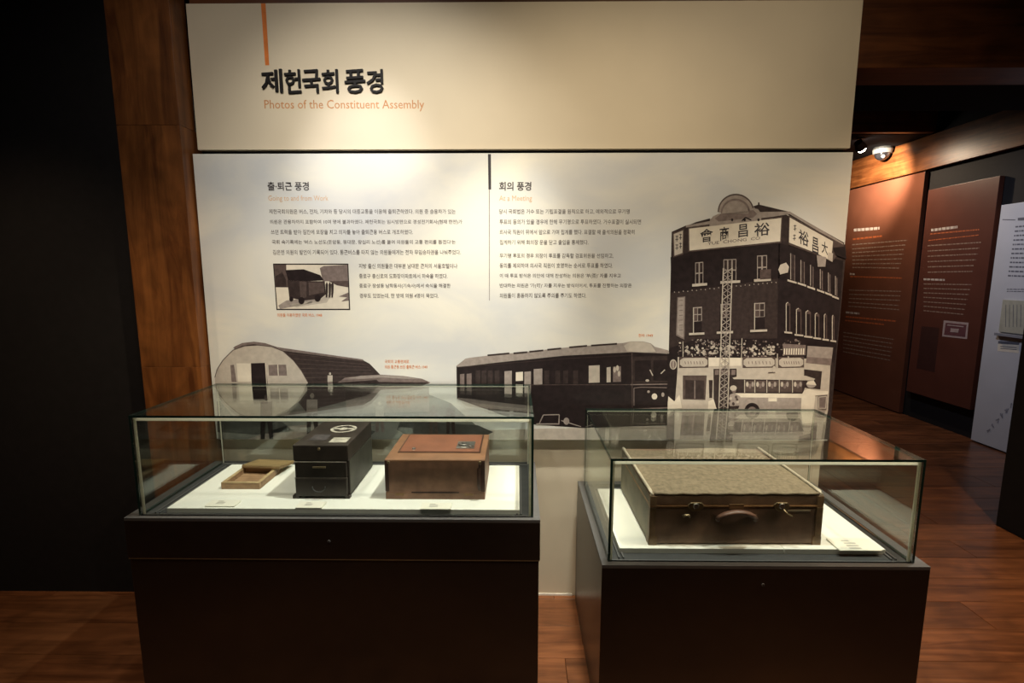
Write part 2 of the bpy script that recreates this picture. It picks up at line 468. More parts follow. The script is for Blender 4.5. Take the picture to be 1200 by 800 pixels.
# headings and texts
def texts(name, lines, m, bold, label=None):
    for s, x0, x1, y0, y1 in lines:
        k = ink(); k.text(s, x0, x1, y0, y1, m, 1, bold)
        under(k.build(name, None, label), ep)
texts('heading_print', [('출·퇴근 풍경', 314, 362.3, 213, 223.4)], INK, .02, 'black Korean heading of the left text')
texts('heading_print', [('회의 풍경', 585, 622.6, 213, 223.4)], INK, .02, 'black Korean heading of the right text')
texts('subheading_print', [('Going to and from Work', 314.8, 385, 229, 237)], TANP, 0., 'pale tan English subheading of the left text')
texts('subheading_print', [('At a Meeting', 585, 623.4, 229, 237)], TANP, 0., 'pale tan English subheading of the right text')
texts('text_line', [
    ('제헌국회의원은 버스, 전차, 기차와 등 당시의 대중교통을 이용해 출퇴근하였다. 의원 중 승용차가 있는', 315.5, 534, 245, 250.8),
    ('의원은 관용차까지 포함하여 10여 명에 불과하였다. 제헌국회는 임시방편으로 경성전기회사(현재 한전)가', 316.6, 541.8, 257.3, 263.1),
    ('쓰던 트럭을 받아 짐칸에 포장을 치고 의자를 놓아 출퇴근용 버스로 개조하였다.', 317.8, 484, 269, 274.6),
    ('국회 속기록에는 \'버스 노선도(돈암동, 동대문, 왕십리 노선)를 붙여 의원들의 교통 편의를 돕겠다\'는', 319, 534, 281, 286.8),
    ('김은엔 의원의 발언이 기록되어 있다. 통근버스를 타지 않는 의원들에게는 전차 무임승차권을 나눠주었다.', 320, 540, 292.6, 298.4),
    ('지방 출신 의원들은 대부분 남대문 근처의 서울호텔이나', 420.7, 536, 308.7, 314.5),
    ('종로구 충신로의 도화장아파트에서 하숙을 하였다.', 421, 524.5, 320.6, 326.2),
    ('종로구 장성동 남학동사(기숙사)에서 숙식을 해결한', 421.2, 528, 332.2, 338),
    ('경우도 있었는데, 한 방에 의원 4명이 묵었다.', 421.6, 514, 343.7, 349.4)], INKT, .006, 'grey Korean text line of the left column')
texts('text_line', [
    ('당시 국회법은 거수 또는 기립표결을 원칙으로 하고, 예외적으로 무기명', 585, 737.7, 245, 250.8),
    ('투표의 동의가 있을 경우에 한해 무기명으로 투표하였다. 거수표결이 실시되면', 585.4, 751, 257, 262.8),
    ('의사국 직원이 뒤에서 앞으로 가며 집계를 했다. 표결할 때 출석의원을 정확히', 585.6, 743.4, 269, 274.7),
    ('집계하기 위해 회의장 문을 닫고 출입을 통제했다.', 585.6, 689.5, 281, 286.6),
    ('무기명 투표의 경우 의장이 투표를 감독할 검표위원을 선임하고,', 585.6, 718.7, 296.8, 302.6),
    ('동의를 제외하여 의사국 직원이 호명하는 순서로 투표를 하였다.', 585.6, 718, 308.2, 314),
    ('이 때 투표 방식은 의안에 대해 찬성하는 의원은 \'부(否)\' 자를 지우고', 585.6, 727.5, 320.4, 326.2),
    ('반대하는 의원은 \'가(可)\' 자를 지우는 방식이어서, 투표를 진행하는 의장은', 585.6, 740, 332, 337.6),
    ('의원들이 혼동하지 않도록 주의를 주기도 하였다.', 585.6, 687, 343.3, 349)], INKT, .006, 'grey Korean text line right of the divider')
texts('caption_print', [('의원들 이용하였던 국회 버스, 1948', 325, 377.5, 367, 371.4)], ORANGE, .006, 'orange caption under the small bus photograph')
texts('caption_print', [('국회의 교통편의로', 451, 479.5, 421.5, 425.6), ('의원 통근용 쓰던 출퇴근 버스 1949', 451, 501, 427.6, 432)], ORANGE, .006, 'orange caption above the round-topped sheds')
texts('caption_print', [('전차 1949', 748, 765, 391, 394.8)], ORANGE, .006, 'orange caption above the streetcar')

# ---- small bus photograph (zoom frame 300,200 x4.21)
def zf(ox, oy, s): return lambda pts: [(ox + a / s, oy + b / s) for a, b in pts]
q = zf(300, 200, 4.2115)
k = ink()
k.poly(q([(84, 458), (456, 458), (465, 687), (101, 687)]), PD, 0)
k.poly(q([(89, 464), (451, 464), (459, 681), (106, 681)]), PW, 1)
k.poly(q([(89, 464), (150, 464), (150, 490), (165, 545), (160, 575), (97, 575)]), PM, 2)
k.poly(q([(97, 520), (130, 500), (150, 540), (150, 572), (98, 572)]), PD2, 3)
k.poly(q([(315, 480), (335, 470), (451, 464), (455, 545), (330, 545)]), PM2, 2)
k.poly(q([(360, 545), (455, 543), (456, 575), (400, 565)]), PM, 3)
k.poly(q([(410, 620), (457, 600), (458, 640), (420, 645), (450, 625)]), PM2, 3)
k.poly(q([(150, 640), (300, 625), (330, 640), (240, 660), (140, 678), (120, 681), (110, 665)]), PG, 2)
k.poly(q([(160, 660), (300, 640), (380, 600), (350, 650), (200, 672)]), PL, 2)
k.poly(q([(145, 490), (235, 486), (318, 515), (335, 540), (250, 545), (160, 540), (150, 505)]), PD, 4)
k.poly(q([(155, 540), (250, 545), (340, 545), (345, 610), (320, 630), (235, 640), (165, 625)]), PD2, 4)
k.poly(q([(215, 545), (250, 547), (250, 625), (220, 630)]), PM, 5)
k.poly(q([(260, 550), (335, 550), (338, 600), (262, 615)]), PM, 5)
k.disc(*q([(305, 628)])[0], 3.6, 4.2, PD, 6); k.disc(*q([(225, 640)])[0], 3.6, 4.2, PD, 6); k.disc(*q([(175, 632)])[0], 2.4, 3, PD, 6)
for xx in (350, 365, 378):
    k.poly(q([(xx - 6, 560), (xx, 548), (xx + 6, 560), (xx + 5, 600), (xx + 2, 625), (xx - 5, 625)]), PD2, 6)
under(k.build('bus_photo', None, 'small framed sepia print of an old bus with people'), ep)

# ---- ground, sheds (zoom frame 220,370 x3.75)
q = zf(220, 370, 3.75)
k = ink()
k.poly([(254, 470), (300, 466), (400, 462), (500, 461), (528, 472), (560, 500), (566, 514.6), (256, 514.6)], PGR, 0)
k.poly([(254.5, 490), (330, 494), (345, 505), (300, 509), (255, 506)], PGD, 1)
k.poly([(290, 514.6), (330, 500), (420, 492), (440, 498), (380, 506), (340, 514.6)], PG, 1)
k.poly([(470, 492), (560, 498), (578, 506), (560, 514.6), (480, 512), (465, 503)], PGD, 1)
k.poly([(398, 498), (440, 505), (430, 514.6), (392, 514.6)], PGD, 1)
# long shed body
k.poly(q([(200, 140), (240, 122), (290, 116), (340, 122), (395, 140), (600, 170), (770, 194), (800, 210), (850, 262), (850, 300), (800, 345), (520, 420), (420, 300)]), PD2, 2)
for i in range(7):
    t = i / 7
    k.line(q([(430 + 75 * t, 165 + 150 * t)])[0], q([(780 + 62 * t, 200 + 90 * t)])[0], .6, PM, 3)
k.poly(q([(205, 135), (240, 119), (290, 113), (340, 119), (395, 137), (600, 167), (772, 191), (770, 197), (600, 176), (395, 150), (340, 130), (290, 124), (240, 131), (205, 150)]), PM2, 4)
# rounded front wall
fr = [(120, 270), (130, 235), (155, 195), (200, 150), (250, 132), (310, 128), (370, 135), (420, 155), (465, 195), (500, 240), (528, 290), (525, 330), (490, 375), (440, 410), (380, 440), (200, 440), (150, 380), (122, 310)]
k.poly(q(fr), PL, 5)
k.path(q(fr[:11]), .9, PM, 6)
k.poly(q([(276, 208), (342, 206), (352, 292), (352, 365), (285, 365)]), PD, 6)
k.poly(q([(355, 215), (396, 214), (398, 262), (358, 262)]), PM2, 6)
k.poly(q([(399, 214), (433, 214), (437, 262), (401, 262)]), PM2, 6)
k.poly(q([(188, 216), (204, 214), (216, 290), (194, 290)]), PM2, 6)
k.poly(q([(215, 208), (275, 208), (280, 290), (222, 290)]), PW, 6)
for a in ((277, 206, 283, 366), (342, 206, 353, 366), (396, 214, 399, 262)): k.line(q([a[:2]])[0], q([a[2:]])[0], .8, PW, 7)
under(k.build('shed_photo', None, 'printed picture of round-topped metal sheds on bare ground'), ep)
k = ink()
low = [(660, 292), (690, 272), (760, 262), (850, 258), (950, 264), (1030, 276), (1066, 292), (1050, 302), (950, 312), (850, 312), (760, 304)]
k.poly(q(low), PM2, 3)
k.poly(q([(690, 274), (760, 264), (850, 260), (950, 266), (1025, 277), (950, 276), (850, 270), (760, 276)]), PG, 4)
k.poly(q([(670, 292), (780, 284), (830, 280), (840, 290), (1000, 292), (1060, 292), (1040, 300), (850, 304), (740, 302)]), PD2, 4)
k.poly(q([(690, 312), (1060, 300), (1062, 420), (700, 430)]), PG, 2)
under(k.build('low_shed_photo', None, 'printed low curved roof beside the round-topped shed'), ep)
# printed people
k = ink()
def figure(k, x, ytop, h, top, bottom, layer=8, hat=None):
    wv = h * .13
    k.disc(x, ytop + h * .07, h * .055, h * .07, hat or top, layer + 1, 10)
    k.poly([(x - wv, ytop + h * .16), (x + wv, ytop + h * .16), (x + wv * 1.05, ytop + h * .52), (x - wv * 1.05, ytop + h * .52)], top, layer)
    k.poly([(x - wv, ytop + h * .5), (x - wv * .05, ytop + h * .5), (x - wv * .3, ytop + h), (x - wv * 1.0, ytop + h)], bottom, layer)
    k.poly([(x + wv * .05, ytop + h * .5), (x + wv, ytop + h * .5), (x + wv * 1.2, ytop + h), (x + wv * .5, ytop + h)], bottom, layer)
for fx in ((387, 436, 22, PL, PM2), (312.5, 462, 52, PM2, PD), (366, 460, 48, PG, PD2), (445, 470, 36, PL, PM2), (508, 474, 34, PM2, PM), (528, 472, 36, PM, PD2)):
    k = ink(); figure(k, *fx)
    under(k.build('figure_print', None, 'printed small figure standing near the sheds'), ep)

# ---- streetcar (zoom frame 520,370 x4.286)
q = zf(520, 370, 4.286)
k = ink()
k.poly([(530, 505), (640, 502), (700, 501), (790, 499), (790, 514.8), (530, 514.8)], PL, 0)
k.poly(q([(64, 250), (250, 228), (600, 195), (940, 182), (1050, 185), (1140, 192), (1140, 470), (1135, 548), (700, 562), (455, 545), (300, 500), (66, 416)]), PD, 2)
k.poly(q([(64, 250), (110, 214), (130, 210), (250, 196), (400, 182), (600, 160), (800, 143), (900, 136), (940, 128), (1000, 128), (1040, 138), (1060, 155), (1125, 172), (1140, 190), (1050, 186), (940, 182), (600, 200), (250, 236), (70, 258)]), PG, 3)
for a, b in (((220, 198), (330, 188)), ((350, 188), (420, 182)), ((430, 180), (500, 173)), ((520, 170), (590, 163)), ((630, 158), (720, 150)), ((740, 149), (870, 140))):
    k.line(*q([a, b]), 2.0, PD2, 4)
k.poly(q([(905, 150), (935, 130), (1000, 130), (1040, 142), (1065, 180), (1010, 183), (920, 178)]), PL, 4)
for x0, y0, x1, y1, m in ((305, 275, 342, 390, PG), (362, 280, 398, 325, PW), (405, 278, 438, 385, PG), (452, 264, 495, 343, PG), (728, 247, 783, 334, PL), (818, 256, 838, 332, PL), (850, 252, 890, 330, PM2), (82, 290, 104, 345, PM2), (115, 288, 140, 345, PM2), (365, 345, 395, 385, PG)):
    k.poly(q([(x0, y0 + 3), (x1, y0), (x1, y1), (x0, y1 + 2)]), m, 4)
for x0 in (160, 190, 222, 256, 505, 560, 600, 650):
    k.poly(q([(x0, 275), (x0 + 24, 272), (x0 + 24, 340), (x0, 342)]), PD2, 4)
for x0, y0 in ((858, 270), (872, 262), (880, 290)): k.disc(*q([(x0, y0)])[0], 1.6, 3.4, PL, 5)
k.line(*q([(66, 347), (450, 346)]), .8, PM, 4); k.line(*q([(450, 346), (940, 345)]), .8, PM, 4)
k.line(*q([(66, 258), (600, 215)]), 1.0, PD2, 5); k.line(*q([(600, 215), (940, 198)]), 1.0, PD2, 5)
# cab
k.poly(q([(945, 205), (1135, 200), (1135, 335), (945, 338)]), PD2, 4)
k.poly(q([(958, 225), (1040, 222), (1040, 325), (960, 328)]), PD, 5)
k.poly(q([(1052, 222), (1125, 222), (1125, 325), (1052, 325)]), PD, 5)
k.path(q([(938, 345), (1135, 342)]), 1.3, PM2, 5)
k.path(q([(955, 362), (990, 358), (1120, 360)]), .9, PM2, 5); k.path(q([(955, 362), (955, 450)]), .9, PM2, 5)
k.path(q([(945, 185), (947, 460)]), .9, PM, 5)
k.disc(*q([(1058, 404)])[0], 3.3, 3.6, PW, 6); k.disc(*q([(1100, 395)])[0], 1.8, 2.6, PG, 6); k.disc(*q([(1028, 380)])[0], 1.6, 1.6, PG, 6)
k.path(q([(1035, 270), (1050, 300)]), 1.2, PL, 6); k.path(q([(1090, 290), (1110, 270)]), 1.2, PL, 6); k.disc(*q([(1022, 324)])[0], 2.2, 1.5, PL, 6)
k.path(q([(920, 470), (1140, 460)]), 1.4, PM2, 5)
k.path(q([(480, 540), (500, 497), (580, 495), (578, 542)]), 1.2, PG, 6); k.path(q([(465, 542), (580, 542)]), 1.4, PG, 6)
k.disc(*q([(616, 528)])[0], 3.4, 4.2, PG, 6); k.path(q([(590, 525), (640, 540), (690, 556)]), 1.0, PG, 6)
k.disc(*q([(1150, 245)])[0], 3.4, 5.6, PD2, 7); k.disc(*q([(1150, 245)])[0], 2.6, 4.6, PL, 8)
under(k.build('streetcar_photo', None, 'printed picture of a dark streetcar with pale roof'), ep)

# ---- corner building (zoom frames 770,200 x4.446 and 770,350 x5)
a6 = zf(770, 200, 4.446); a7 = zf(770, 350, 5.0)
k = ink()
XE = 1000
# masses
k.poly(a6([(76, 318), (150, 285), (665, 225), (980, 385), (985, 420)]) + [(971.5, 514.6), (782, 514.6), (783.5, 420)], PD2, 0)
k.poly(a6([(650, 380), (970, 470)]) + [(983.5, 370), (978, 425), (911, 400), (912, 285)], PD, 1)
k.poly(a6([(70, 450), (165, 425), (640, 375), (640, 560), (75, 635)]), PD, 1)
# roof and parapet
k.poly(a6([(500, 185), (530, 176), (690, 214), (975, 375), (970, 392), (680, 228), (540, 235)]), PD2, 2)
k.poly(a6([(150, 285), (280, 250), (520, 215), (690, 212), (890, 328), (970, 378), (970, 392), (690, 226), (600, 240), (300, 275), (150, 296)]), PG, 3)
k.poly(a6([(200, 268), (275, 248), (275, 262), (170, 282)]), PD2, 4)
k.path(a6([(529, 165), (529, 185)]), 1.6, PD2, 4)
# round crest
for cx, cy, r, m, l in ((410, 215, 95, PM, 4), (410, 217, 89, PG, 5), (408, 222, 77, PM2, 6), (407, 225, 69, PG, 7)):
    c = a6([(cx, cy)])[0]; k.disc(c[0], c[1], r / 4.446, r / 4.446, m, l, 28, 0, 180)
k.poly(a6([(272, 290), (275, 262), (290, 238), (318, 225), (500, 195), (525, 200), (542, 225), (542, 258), (400, 275)]), PG, 6)
k.poly(a6([(300, 250), (330, 225), (500, 205), (520, 225), (500, 245), (320, 265)]), PM2, 7)
for cx in (390, 455, 527): c = a6([(cx, 256)])[0]; k.disc(c[0], c[1], 1.4, 1.8, PD, 9, 8)
k.path(a6([(440, 262), (460, 243), (490, 258)]), 1.4, PD, 9)
# sign boards
k.poly(a6([(160, 296), (652, 238), (646, 376), (162, 424)]), PM, 5)
k.poly(a6([(166, 302), (646, 246), (640, 368), (168, 416)]), PW, 8)
k.poly(a6([(80, 325), (140, 302), (136, 436), (84, 452)]), PM, 5)
k.poly(a6([(86, 330), (134, 311), (131, 428), (90, 443)]), PL, 8)
k.poly(a6([(684, 232), (975, 388), (910, 478), (830, 438), (682, 384)]), PM, 5)
k.poly(a6([(690, 244), (915, 368), (905, 470), (830, 430), (686, 374)]), PW, 8)
for ch, cx, cy, hw, hh, sl in (('會', 257, 337, 33, 34, -8), ('商', 349, 328, 24, 36, -6), ('昌', 447, 312, 25, 34, -6), ('裕', 545, 305, 40, 34, -8)):
    (x0, y0), (x1, y1), (x2, y2) = a6([(cx - hw, cy + hh - sl / 2), (cx + hw, cy + hh + sl / 2), (cx - hw, cy - hh - sl / 2)])
    k.text(ch, x0, x1, y2, y0, INK, 9, .010, y1=y1)
(x0, y0), (x1, y1) = a6([(262, 388), (536, 358)])
k.text('YUE  CHONG  CO', x0, x1, y0 - 3.6, y0, PM2, 9, .01, y1=y1)
for ch, cx, cy, hw, hh, sl in (('裕', 762, 350, 26, 38, 22), ('昌', 823, 390, 16, 42, 14), ('大', 872, 402, 16, 32, 14)):
    (x0, y0), (x1, y1), (x2, y2) = a6([(cx - hw, cy + hh - sl / 2), (cx + hw, cy + hh + sl / 2), (cx - hw, cy - hh - sl / 2)])
    k.text(ch, x0, x1, y2, y0, INK, 9, .010, y1=y1)
for cx, cy in ((102, 355), (121, 346), (102, 400), (121, 392), (717, 300), (714, 350)):
    c = a6([(cx, cy)])[0]
    k.path([(c[0] - 1.6, c[1] - 3), (c[0] + 1.6, c[1] - 3)], .8, INK, 9); k.path([(c[0], c[1] - 4), (c[0], c[1] + 3)], .8, INK, 9)
    k.path([(c[0] - 1.8, c[1] + 1), (c[0] + 1.8, c[1] + .4)], .8, INK, 9)
k.poly(a6([(830, 440), (880, 450), (875, 500), (835, 500)]), PG, 9)
k.poly(a6([(890, 425), (915, 430), (912, 475), (885, 460)]), PL, 9)
k.poly(a6([(640, 490), (670, 478), (686, 500), (680, 530), (640, 540), (630, 515)]), PL, 9)
k.poly(a6([(915, 400), (975, 395), (985, 460), (930, 440)]), PD, 10)
# windows of the upper floor
def win(z, x0, x1, yt, yb, tilt=0, sill=True, panes=2, l=5):
    k.poly(z([(x0, yt), (x1, yt + tilt), (x1, yb + tilt), (x0, yb)]), PG, l)
    n = panes; ww = (x1 - x0) / n
    for i in range(n):
        for j in range(2):
            ya = yt + (yb - yt) * (.04 + .5 * j); yz = yt + (yb - yt) * (.48 + .5 * j)
            k.poly(z([(x0 + ww * (i + .16), ya + tilt * (i + .16) / n), (x0 + ww * (i + .84), ya + tilt * (i + .84) / n), (x0 + ww * (i + .84), yz + tilt * (i + .84) / n), (x0 + ww * (i + .16), yz + tilt * (i + .16) / n)]), PD if j else PD2, l + 1)
    if sill: k.poly(z([(x0 - 16, yb), (x1 + 20, yb + tilt - 2), (x1 + 20, yb + tilt + 11), (x0 - 16, yb + 14)]), PL, l + 1)
win(a6, 198, 240, 478, 590, -4); win(a6, 345, 412, 462, 575, -3, panes=3); win(a6, 520, 572, 442, 565, -3)
k.poly(a6([(535, 515), (592, 512), (592, 562), (535, 566)]), PM, 8)
for x0, x1, yt, yb in ((692, 718, 430, 565), (745, 768, 465, 580), (795, 814, 490, 598), (846, 862, 512, 615), (888, 902, 530, 630), (925, 938, 548, 648)):
    k.poly(a6([(x0, yt), (x1, yt + 10), (x1, yb + 12), (x0, yb)]), PD2, 5)
    k.path(a6([(x0 + 3, yt), (x0 + 3, yb)]), 1.0, PG, 6); k.path(a6([(x1 - 2, yt + 10), (x1 - 2, yb + 10)]), .7, PM2, 6)
    k.poly(a6([(x0 - 14, yb), (x1 + 8, yb + 14), (x1 + 8, yb + 24), (x0 - 14, yb + 10)]), PL, 6)
# string course of small lights
for i in range(24):
    c = a6([(90 + i * 23, 632 - i * 2.3 + (3 if i % 2 else 0))])[0]; k.disc(c[0], c[1], .7, .9, PG, 6, 6)
# side pillar sign, second-floor windows (frame a7)
k.poly(a7([(118, -10), (165, -14), (160, 240), (110, 215)]), PM2, 5)
k.poly(a7([(124, -6), (158, -8), (153, 228), (116, 208)]), PG, 6)
for i in range(7): k.path(a7([(128, 10 + i * 29), (150, 8 + i * 29)]), 1.0, PM2, 7)
for x0, x1, yt, yb in ((210, 262, 50, 200), (372, 430, 30, 192), (568, 630, 25, 182)):
    k.poly(a7([(x0, yt), (x1, yt - 4), (x1, yb - 2), (x0, yb)]), PD, 5)
    k.poly(a7([(x0, yt), (x1, yt - 4), (x1, yt + 80), (x0, yt + 84)]), PG, 6)
    for i in range(2):
        for j in range(2):
            xa = x0 + 6 + (x1 - x0 - 6) * i / 2; yy = yt + 5 + j * 40
            k.poly(a7([(xa, yy), (xa + (x1 - x0) / 2 - 7, yy - 1), (xa + (x1 - x0) / 2 - 7, yy + 33), (xa, yy + 34)]), PD2 if i else PM, 7)
    k.path(a7([(x0 + 2, yt), (x0 + 2, yb)]), 1.0, PL, 8)
    k.poly(a7([(x0 - 24, yb), (x1 + 14, yb - 4), (x1 + 14, yb + 9), (x0 - 24, yb + 13)]), PL, 8)
for x0, x1, yt, yb in ((752, 780, 20, 190), (812, 845, 55, 205), (868, 900, 68, 215), (922, 950, 82, 224), (975, 995, 88, 232), (1022, 1038, 95, 240)):
    k.poly(a7([(x0, yb), (x0, yt + 8), ((x0 + x1) / 2, yt - 2), (x1, yt + 10), (x1, yb + 6)]), PM, 5)
    k.poly(a7([(x0 + 7, yb), (x0 + 7, yt + 18), (x1 - 6, yt + 22), (x1 - 6, yb + 4)]), PD, 6)
    k.path(a7([(x0 + 3, yb), (x0 + 3, yt + 8), ((x0 + x1) / 2, yt)]), .9, PL, 7)
    k.poly(a7([(x0 - 8, yb), (x1 + 10, yb + 5), (x1 + 10, yb + 15), (x0 - 8, yb + 10)]), PL, 7)
# balcony with flags and people
k.poly(a7([(70, 290), (230, 235), (720, 232), (1030, 300), (1020, 340), (880, 352), (700, 350), (120, 342), (70, 320)]), PD, 5)
rb = random.Random(3)
for i in range(330):
    x = rb.uniform(120, 860); y = rb.uniform(240, 342)
    m = rb.choice((PD2, PM, PM2, PG, PL, PD2, PM2)); c = a7([(x, y)])[0]
    k.disc(c[0], c[1], rb.uniform(.5, 1.5), rb.uniform(.5, 1.5), m, 6 + i % 3, 6)
for cx, ww in ((225, 65), (350, 40), (430, 40), (580, 75), (650, 30)):
    for i in range(12):
        c = a7([(cx + rb.uniform(-ww, ww), 300 + rb.uniform(-22, 25))])[0]; k.disc(c[0], c[1], rb.uniform(1.2, 2.4), rb.uniform(1, 2), PL, 9, 7)
k.poly(a7([(735, 262), (870, 270), (868, 330), (738, 330)]), PM2, 9)
for i in range(9): k.path(a7([(745 + i * 14, 290), (743 + i * 14, 326)]), 1.4, PW, 10)
k.poly(a7([(880, 275), (1030, 285), (1022, 350), (876, 338)]), PG, 7)
k.poly(a7([(876, 338), (1022, 350), (1018, 390), (870, 375)]), PM2, 7)
# shop front
k.poly(a7([(65, 340), (880, 350), (880, 375), (1015, 390), (1000, 655), (985, 720), (60, 720)]), PL, 6)
for x0, x1 in ((128, 300), (500, 692), (708, 860)):
    k.poly(a7([(x0, 340), (x1, 338), (x1, 402), (x0, 405)]), PM, 7)
    k.poly(a7([(x0 + 22, 347), (x1 - 22, 345), (x1 - 5, 358), (x1 - 5, 384), (x1 - 22, 396), (x0 + 22, 398), (x0 + 5, 385), (x0 + 5, 360)]), PL, 8)
    for j in range(7): k.path(a7([(x0 + 34 + j * (x1 - x0 - 68) / 6, 365), (x0 + 38 + j * (x1 - x0 - 68) / 6, 382)]), .8, PM2, 9)
k.poly(a7([(300, 345), (492, 345), (490, 392), (302, 395)]), PW, 7)
k.poly(a7([(150, 448), (290, 448), (282, 592), (150, 588)]), PM, 7)
k.poly(a7([(165, 475), (275, 478), (272, 585), (165, 582)]), PD2, 8); k.poly(a7([(216, 478), (224, 478), (224, 585), (216, 584)]), PM2, 9)
k.poly(a7([(330, 410), (465, 408), (465, 650), (330, 650)]), PD2, 7)
for i in range(4): k.poly(a7([(338 + i * 32, 416), (362 + i * 32, 416), (362 + i * 32, 445), (338 + i * 32, 445)]), PM2, 8)
k.poly(a7([(302, 475), (325, 475), (322, 580), (305, 580)]), PD2, 8)
k.poly(a7([(860, 412), (965, 420), (955, 530), (860, 520)]), PD2, 7)
k.poly(a7([(870, 380), (985, 392), (975, 425), (862, 412)]), PL, 8)
k.poly(a7([(60, 320), (120, 330), (118, 430), (105, 600), (60, 600)]), PD, 7)
k.disc(*a7([(94, 384)])[0], 4.2, 6.0, PL, 8); k.disc(*a7([(94, 384)])[0], 3.0, 4.6, PM2, 9); k.path(a7([(94, 362), (94, 406)]), .9, PL, 10)
k.poly(a7([(65, 570), (100, 600), (130, 560), (145, 640), (60, 645)]), PW, 8)
k.poly(a7([(300, 600), (330, 585), (348, 645), (296, 648)]), PW, 8)
k.poly(a7([(60, 645), (985, 650), (975, 720), (960, 820), (55, 820)]), PG, 7)
k.disc(*a7([(684, 412)])[0], 2.0, 4, PL, 10); k.path(a7([(650, 432), (690, 430)]), 1.2, PM, 10)
# bus
k.poly(a7([(440, 462), (500, 448), (700, 442), (870, 450), (925, 468), (915, 478), (450, 470)]), PL, 9)
k.poly(a7([(455, 470), (880, 475), (850, 560), (460, 555)]), PD2, 9)
for x0, x1 in ((515, 570), (575, 635), (645, 710), (718, 785), (795, 850)):
    k.poly(a7([(x0, 478), (x1, 480), (x1 - 2, 545), (x0, 543)]), PM, 10)
    for j in range(3): c = a7([(x0 + 12 + 16 * j, 500 + 10 * (j % 2))])[0]; k.disc(c[0], c[1], 1.7, 3.2, (PL, PM2, PG)[j], 11, 7)
    k.path(a7([(x0 - 4, 474), (x0 - 4, 548)]), 1.0, PL, 12)
k.poly(a7([(452, 552), (865, 555), (862, 580), (455, 576)]), PW, 10)
k.poly(a7([(455, 576), (862, 580), (838, 690), (480, 690), (470, 650)]), PG, 10)
k.poly(a7([(650, 580), (700, 580), (700, 600), (650, 600)]), PW, 11)
c = a7([(555, 655)])[0]; k.disc(c[0], c[1], 9.0, 9.4, PD, 11, 20); k.disc(c[0], c[1] + .6, 5.4, 5.6, PM2, 12); k.disc(c[0], c[1] + .6, 2.2, 2.3, PD, 13)
c = a7([(790, 680)])[0]; k.disc(c[0], c[1], 7, 7, PD, 11)
# policeman with white jacket, cyclist and passers-by
k.poly(a7([(845, 560), (860, 535), (890, 525), (920, 535), (1000, 540), (998, 560), (925, 565), (915, 660), (905, 740), (850, 740), (840, 650)]), PW, 13)
c = a7([(900, 500)])[0]; k.disc(c[0], c[1], 5.6, 4.4, PG, 14); k.poly(a7([(870, 500), (880, 482), (915, 478), (930, 505)]), PW, 15)
k.poly(a7([(425, 560), (450, 550), (485, 570), (495, 600), (480, 630), (430, 640), (415, 600)]), PG, 12)
c = a7([(445, 522)])[0]; k.disc(c[0], c[1], 4, 3.2, PL, 13); c = a7([(448, 535)])[0]; k.disc(c[0], c[1], 2.8, 3, PM2, 12)
k.poly(a7([(420, 628), (480, 625), (470, 655), (425, 655)]), PD2, 12)
for i in range(7):
    c = a7([(440 + rb.uniform(-20, 50), 590 + rb.uniform(-25, 35))])[0]; k.disc(c[0], c[1], 1.6, 1.8, rb.choice((PL, PM)), 13, 7)
k.poly(a7([(940, 570), (995, 560), (990, 650), (945, 640)]), PM2, 12)
k.path(a7([(945, 575), (990, 570), (985, 640), (945, 640), (945, 575)]), 1.0, PL, 13)
# lattice tower
L0, L1, T0, T1 = (360, 640), (412, 640), (386, -180), (438, -180)
ly = lambda t, a, b: (a[0] + (b[0] - a[0]) * t, a[1] + (b[1] - a[1]) * t)
k.path(a7([L0, T0]), 1.2, PL, 14); k.path(a7([L1, T1]), 1.2, PL, 14); k.path(a7([(388, 640), (414, -120)]), .7, PG, 14)
for i in range(22):
    t0, t1 = i / 22, (i + 1) / 22
    k.path(a7([ly(t0, L0, T0), ly(t1, L1, T1)]), .8, PL if i % 2 else PG, 14); k.path(a7([ly(t0, L1, T1), ly(t1, L0, T0)]), .8, PG, 14)
k.path(a7([(150, 250), (150, 340)]), .8, PL, 14); k.path(a7([(495, 230), (492, 345)]), .8, PL, 14); k.path(a7([(703, 320), (700, 400)]), 1.0, PL, 14)
under(k.build('building_photo', None, 'printed picture of a brick corner building with a bus in front'), ep)

